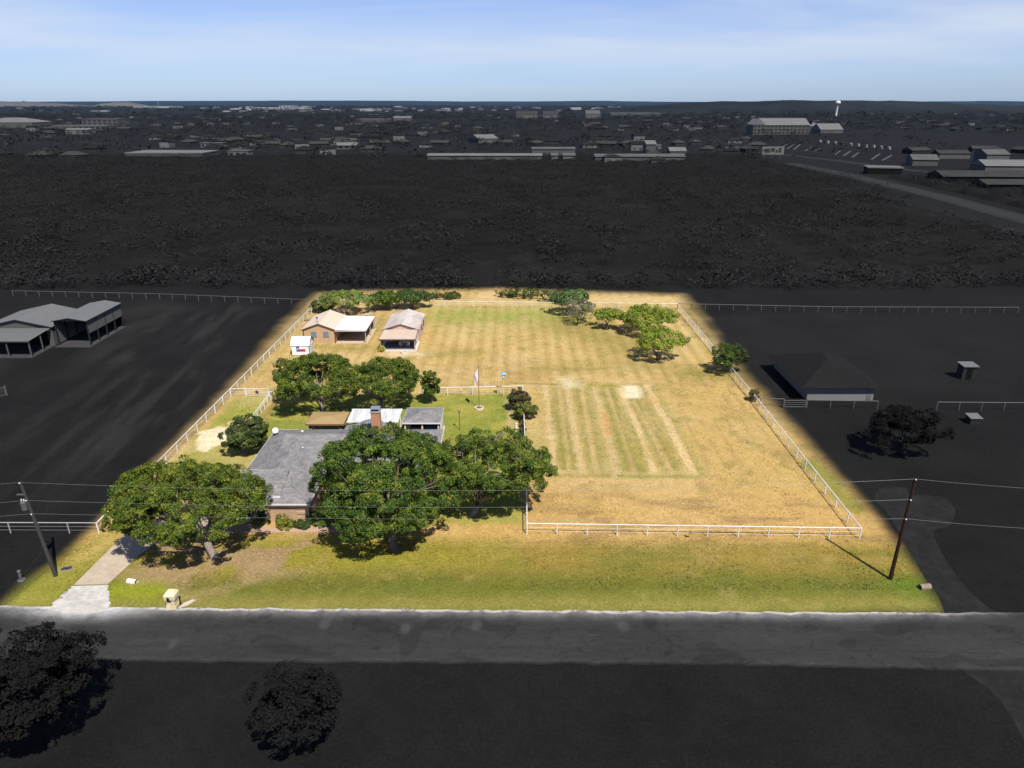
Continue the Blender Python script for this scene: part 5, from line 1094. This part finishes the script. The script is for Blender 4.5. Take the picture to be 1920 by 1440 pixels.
bld('warehouse', 'second long grey warehouse behind the right end of the pale one', 'warehouse', 998, 1078, 290, 14, 4.5, M_mid, M_mid, 'gable', .1, doors=6)
bld('storage_building', 'long grey storage building with pale doors, right of centre', 'warehouse', 1116, 1284, 305, 14, 4.2, M_mid, M_mid, 'gable', .12, doors=11)
bld('office', 'pale gable-fronted office at the left of the storage building', 'building', 1134, 1166, 307, 16, 4.6, M_lite, M_hroof[1], 'front', .16, doors=2)
bld('hall', 'square grey hall rising behind the storage building', 'building', 1211, 1229, 292, 18, 9, M_mid, M_lite, 'gable', .15)
bld('warehouse', 'pale roofed shed right behind the storage building', 'shed', 1256, 1286, 293, 14, 4, M_mid, M_lite, 'gable', .2)
bld('small_office', 'dark-roofed house with white doors beside the storage building', 'house', 1222, 1248, 308, 10, 3.2, M_lite, M_hroof[0], 'hip', .2, doors=3)
bld('workshop', 'pair of pale sheds left of the storage building', 'shed', 1034, 1046, 302, 10, 4, M_lite, M_mid, 'gable', .15); bld('workshop', 'pale shed next to the pair, nearer the storage building', 'shed', 1056, 1078, 302, 10, 4, M_lite, M_mid, 'gable', .15)
bld('strip_building', 'wide pale flat-roofed building at the left of the far town', 'building', 236, 380, 297, 34, 3.6, M_mid, M_lite, 'flat')
bld('strip_building', 'small pale building with dark windows beside the wide flat roof', 'building', 428, 466, 295, 12, 4.5, M_lite, M_mid, 'flat', wins=3)
bld('trailer_home', 'pale narrow building behind the small one, left half', 'building', 377, 394, 277, 10, 4, M_lite, M_mid, 'flat', wins=2); bld('trailer_home', 'pale narrow building behind the small one, right half', 'building', 400, 418, 277, 10, 4, M_lite, M_mid, 'flat', wins=2)
bld('arena', 'broad pale-roofed arena at the left edge of the town', 'building', -40, 62, 240, 60, 9, M_mid, M_lite, 'hip', .12)
bld('school', 'wide two-storey grey school at the left of the town', 'school', 156, 222, 240, 40, 14, M_mid, M_mid, 'flat', wins=7)
bld('school_wing', 'low pale wing in front of the grey school', 'school', 104, 200, 243, 20, 6, M_mid, M_lite, 'flat', wins=9)
bld('shop_row', 'pale shop row with lit doors below the school', 'building', 124, 168, 252, 16, 6, M_lite, M_lite, 'gable', .12, doors=3)
bld('barn', 'grey gabled barn left of the shop row', 'barn', 76, 94, 258, 14, 5, M_mid, M_hroof[1], 'front', .3)
bld('long_store', 'long low white store on the left skyline', 'warehouse', 250, 324, 202.5, 200, 13, M_brt, M_brt, 'flat'); bld('factory', 'long white factory with raised centre on the skyline left of centre', 'factory', 464, 570, 205, 200, 11, M_brt, M_brt, 'flat'); bld('factory_block', 'tall white block on top of the skyline factory', 'factory', 524, 550, 205.5, 120, 24, M_brt, M_brt, 'flat', wins=4)
bld('store', 'white store on the skyline near the middle', 'warehouse', 675, 708, 208.5, 120, 11, M_brt, M_brt, 'flat'); bld('store', 'small white store right of the middle skyline', 'warehouse', 1070, 1090, 205.5, 120, 12, M_brt, M_brt, 'flat')
bld('apartments', 'grey apartment row in the middle distance, right of centre', 'apartments', 968, 1008, 222, 30, 10, M_lite, M_hroof[1], 'gable', .3, wins=8); bld('apartments', 'pale apartment row beside the grey one', 'apartments', 1018, 1046, 222, 30, 10, M_lite, M_hroof[1], 'gable', .3, wins=6); bld('apartments', 'bright apartment block at the right end of the rows', 'apartments', 1098, 1125, 222, 30, 12, M_lite, M_mid, 'gable', .3, wins=6)
bld('mall', 'long pale mall roof behind the apartment rows', 'building', 1145, 1238, 217, 60, 8, M_mid, M_lite, 'flat'); bld('church_row', 'long pale low roof in the middle of the town, left of centre', 'building', 668, 731, 229, 30, 6, M_mid, M_lite, 'flat'); bld('strip_mall', 'pale strip roof just right of the long low one', 'building', 738, 770, 227, 30, 7, M_mid, M_lite, 'gable', .12)
bld('church', 'large grey two-gabled church with pale roof at the right of the town', 'church', 1428, 1516, 252, 40, 12, M_mid, M_lite, 'gable', .22, wins=12); bld('church_gable', 'projecting gable at the left end of the large church', 'church', 1411, 1432, 253, 30, 13, M_mid, M_lite, 'front', .5, wins=3); bld('church_hall', 'pale-roofed hall right of the large church', 'building', 1538, 1580, 250, 36, 5, M_mid, M_lite, 'gable', .22); bld('church_tower', 'small pyramid-roofed pavilion between church and hall', 'building', 1518, 1536, 247, 20, 8, M_mid, M_lite, 'hip', .25)
bld('gas_canopy', 'bright flat canopy beside the highway at right', 'canopy', 1628, 1688, 327, 12, 3.6, M_gdark, M_lite, 'flat', rot=-.25)
bld('depot', 'long depot with colour-darkened roof at the right edge', 'building', 1770, 2000, 346, 18, 4.0, M_gdark, M_hroof[1], 'gable', .14, rot=-.05); bld('depot', 'lower long depot in front of the right edge one', 'building', 1850, 2050, 360, 14, 3.5, M_gdark, M_hroof[1], 'gable', .14, rot=-.05); bld('pale_store', 'bright low roof at the far right above the depot', 'building', 1850, 2000, 324, 20, 4, M_mid, M_lite, 'gable', .16, rot=-.1)
bld('motel', 'pale building with slanted end below the car park', 'building', 1712, 1756, 311, 16, 4, M_mid, M_mid, 'gable', .2, rot=-.2); bld('garage_row', 'pale garage front behind the slanted building', 'building', 1760, 1818, 298, 12, 4, M_mid, M_hroof[1], 'gable', .2, doors=4); bld('side_store', 'grey store roof at the right edge of the town', 'building', 1848, 1890, 306, 16, 6, M_mid, M_mid, 'gable', .2)
bld('farm_house', 'dark house with white porch post in the middle of the town', 'house', 622, 668, 280, 12, 3.5, M_mid, M_lite, 'gable', .2, wins=4); bld('hall', 'slanting pale roof right of the middle of the town', 'building', 896, 936, 268, 26, 4.5, M_mid, M_lite, 'gable', .15, rot=.5)
# ten white sheds along the car park by the church
for i in range(10):
    px, py = 1539+i*14.4, 267.5+i*1.45; p = gp(px, py); b = MB(); b.prism([(p.x-.7, 0), (p.x+.7, 0), (p.x+.7, 2.2), (p.x, 2.7), (p.x-.7, 2.2)], 'y', p.y, p.y+4); o = b.build('white_booth', M_brt); tag(o, '%s white booth from the church end of the car park row' % ['first','second','third','fourth','fifth','sixth','seventh','eighth','ninth','last'][i], 'booth', 'row of white booths')
# billboard
p = gp(1447.5,298); t = thing('billboard', 'pale framed billboard beside the highway, right of centre', 'billboard', p)
w_ = gx(1468,298)-gx(1427,298); b = MB(); b.box(p.x-w_/2, p.x+w_/2, p.y, p.y+.6, 3.2, 9.2); b.build('frame', M_lite, t)
for k_, (u0, u1, v0, v1) in enumerate(((.12, .36, .25, .75), (.40, .58, .35, .8), (.62, .72, .25, .6), (.75, .88, .25, .85))):
    b = MB(); b.box(p.x-w_/2+w_*u0, p.x-w_/2+w_*u1, p.y-.06, p.y-.002, 3.2+6*v0, 3.2+6*v1); b.build('picture_panel', M_hroof[1], t)
for u in (-.35, 0, .35): b = MB(); b.tube([(p.x+w_*u, p.y+.3, 0), (p.x+w_*u, p.y+.3, 3.2)], .25, 6); b.build('post', M_mid, t)
# water towers
def tower(px, py, top, label, m, sc_=1.0):
    p = gp(px, py); d_ = p.y; a = math.atan2(CAM_H, d_); H_ = CAM_H - d_*tan(PITCH-math.atan((720-top)/FPX)); t = thing('water_tower', label, 'water tower', p)
    r_ = H_*.17*sc_; b = MB(); b.lathe(p, [(r_*.5, 0), (r_*.36, H_*.12), (r_*.36, H_*.68), (r_*.5, H_*.74)], 14); b.build('stem', m, t, smooth=True)
    b = MB(); b.lathe(p, [(r_*.5, H_*.74), (r_*.98, H_*.82), (r_, H_*.86), (r_*.98, H_*.93), (r_*.5, H_*.985), (r_*.05, H_)], 18); b.build('tank', m, t, smooth=True); BLD.append((p.x, p.y, 25, 60))
tower(1567, 219, 188.5, 'white mushroom water tower on the right skyline', mat('tower_white', (.55, .55, .56), .6, .05, .1)); tower(46, 199, 188, 'tiny white water tower on the far left skyline', M_brt, 1.3); tower(297, 199, 188.5, 'thin white tower on the left skyline', M_brt, .6); tower(1466, 199, 185.5, 'thin pale mast tower left of the big water tower', M_brt, .35)
# highway
def band(name, label, line, width, z, m):
    L_ = [Vector((p.x, p.y, z)) for p in line]; b = MB(); l_, r_ = [], []
    for i, p in enumerate(L_):
        d_ = (L_[min(i+1, len(L_)-1)]-L_[max(i-1, 0)]).normalized(); n_ = Vector((-d_.y, d_.x, 0)); l_.append(p+n_*width/2); r_.append(p-n_*width/2)
    k0 = len(b.v); b.add(l_+r_, [(i, len(L_)+i, len(L_)+i+1, i+1) for i in range(len(L_)-1)]); o = b.build(name, m); tag(o, label, kind='structure'); return o
M_hwy = mat('far_highway', (.026, .026, .025), .9, .2, .1); M_hline = mat('far_marking', (.04, .04, .04), .9, .1, .2)
band('highway', 'grey highway crossing the right side behind the woods', HW, 13, .03, M_hwy)
hv = [Vector((p.x, p.y, 0)) for p in HW]
for off in (-4.6, 0.0, 4.6):
    band('road_marking', None, [Vector((p.x-off*.3, p.y+off, 0)) for p in hv], .6, .05, M_hline)
band('far_road', 'second grey road above the highway at right', G((1330,262),(1420,285),(1560,300),(1700,318),(1990,350)), 11, .03, mat('far_road', (.024, .024, .024), .9, .2, .1))
band('far_street', 'thin street across the left of the far town', G((-60,270),(150,266),(320,284),(640,262)), 9, .03, mat('far_road', (.024, .024, .024)))
for i, (a, c) in enumerate((((1465,277),(1478,269)),((1476,279),(1490,270)),((1488,281),(1500,271)),((1510,283),(1522,275)),((1525,285),(1538,277)),((1566,290),(1576,282)),((1582,292),(1595,283)),((1598,295),(1610,286)),((1634,299),(1650,288)),((1654,301),(1672,291)))):
    band('parking_kerb', None, G(a, c), 1.6, .05, M_mid)
# houses: the ones that show, spread in streets
def blocked(x, y):
    for (bx, by, hw, hd) in BLD:
        if abs(x-bx) < hw+8 and abs(y-by) < hd+10: return True
    return False
rs = np.random.RandomState(88); cnt = 0; hx, hy = [], []
while cnt < 285:
    py = 212+88*rs.rand()**1.25; px = rs.uniform(-10, 1930); p = gp(px, py)
    if py > 290 and not (px < 1100): continue
    if px > 1440 and 262 < py < 330 and px < 1700: continue
    if blocked(p.x, p.y) or fbm(np.array([p.x]), np.array([p.y]), 260, 2, 333)[0] < .42: continue
    if hx and np.min(np.hypot(np.array(hx)-p.x, np.array(hy)-p.y)) < 24: continue
    k = rs.randint(0, 5); o = protos[k] if cnt < 5 and k == cnt else None
    if cnt < 5: o = protos[cnt]
    else: o = copy_tree(protos[k])
    kk_ = cnt if cnt < 5 else k
    look = ['low hip-roofed grey house with pale walls', 'long hip-roofed house with mid-grey roof', 'tall gabled house with dark roof', 'long gabled house with mid-grey roof', 'broad dark hip-roofed house'][kk_]
    o['label'] = look+' in the '+('left' if px < 640 else 'middle' if px < 1280 else 'right')+' of the far town, '+('nearest rows' if py > 265 else 'middle rows' if py > 235 else 'farthest rows')
    o.location = (p.x, p.y, 0); o.rotation_euler.z = rs.choice([0, .2, 1.2, 1.57, -.3])+rs.normal()*.08; hx.append(p.x); hy.append(p.y); cnt += 1
HXA, HYA = np.array(hx), np.array(hy)
def clear_t(X, Y):
    ok = np.ones(len(X), bool)
    for (bx, by, hw, hd) in BLD: ok &= ~((np.abs(X-bx) < hw) & (Y > by-hd-3) & (Y < by+hd))
    for a, c in zip(HXA, HYA): ok &= ~((np.abs(X-a) < 8) & (Y > c-16) & (Y < c+7))
    ok &= (ldist(X, Y, HW) > 14)&(ldist(X, Y, G((1330,262),(1420,285),(1560,300),(1700,318),(1990,350))) > 12)
    ok &= ~((X > gx(1440,285)) & (Y < gy(262)) & (X/Y > (1440-960)/FPX) & (fbm(X, Y, 45, 3, 407) < .48))
    ok &= fbm(X, Y, 150, 3, 401) > .36
    return ok
xx, yy = scatter(6500, 560, 2600, .80, clear_t, 15); wd = rs.uniform(6, 13, len(xx)); wood_mass('town_trees', 'dark trees scattered all through the far town', xx, yy, wd*rs.uniform(.6, .9, len(xx)), wd, 40, .085, 73)
xx, yy = scatter(2600, 2500, 9000, .80, lambda X, Y: fbm(X, Y, 400, 3, 405) > .40, 17); wd = rs.uniform(14, 30, len(xx)); wood_mass('horizon_trees', 'thin dark tree belts towards the horizon', xx, yy, wd*.5, wd, 26, .12, 75)
# pale specks of far roofs on the plain below the skyline
for i in range(90):
    px = rs.uniform(380, 1350) if i < 70 else rs.uniform(0, 1920); py = 201+9*rs.rand(); p = gp(px, py)
    w_ = p.y*rs.uniform(.0015, .006); hh = p.y*rs.uniform(.0008, .0016); b = MB(); b.box(p.x-w_, p.x+w_, p.y, p.y+w_*2, 0, hh); b.prism([(p.y-.5, hh), (p.y+w_*2+.5, hh), (p.y+w_, hh*1.25)], 'x', p.x-w_, p.x+w_); o = b.build('far_building', M_lite if i % 3 else M_brt); tag(o, ('tiny pale building' if i % 3 else 'tiny white building')+' on the plain below the '+('left' if px < 640 else 'middle' if px < 1280 else 'right')+' skyline, '+('nearer' if py > 206 else 'farther')+' row', 'building', 'tiny buildings below the skyline')

# ------------------------------------------------------------------ haze
hz = MB(); hz.box(-27500, 27500, -300, 27500, -3, 160); ho = hz.build('haze', None); tag(ho, 'thin blue haze over the far plain', 'haze', kind='stuff')
hm = bpy.data.materials.new('haze'); hm.use_nodes = True; n = hm.node_tree.nodes; n.remove(n['Principled BSDF'])
pv_ = n.new('ShaderNodeVolumePrincipled'); pv_.inputs['Color'].default_value = (.28, .62, 1.0, 1); pv_.inputs['Density'].default_value = 7.5e-6; pv_.inputs['Anisotropy'].default_value = 0.0
hm.node_tree.links.new(pv_.outputs[0], n['Material Output'].inputs['Volume']); ho.data.materials.append(hm)
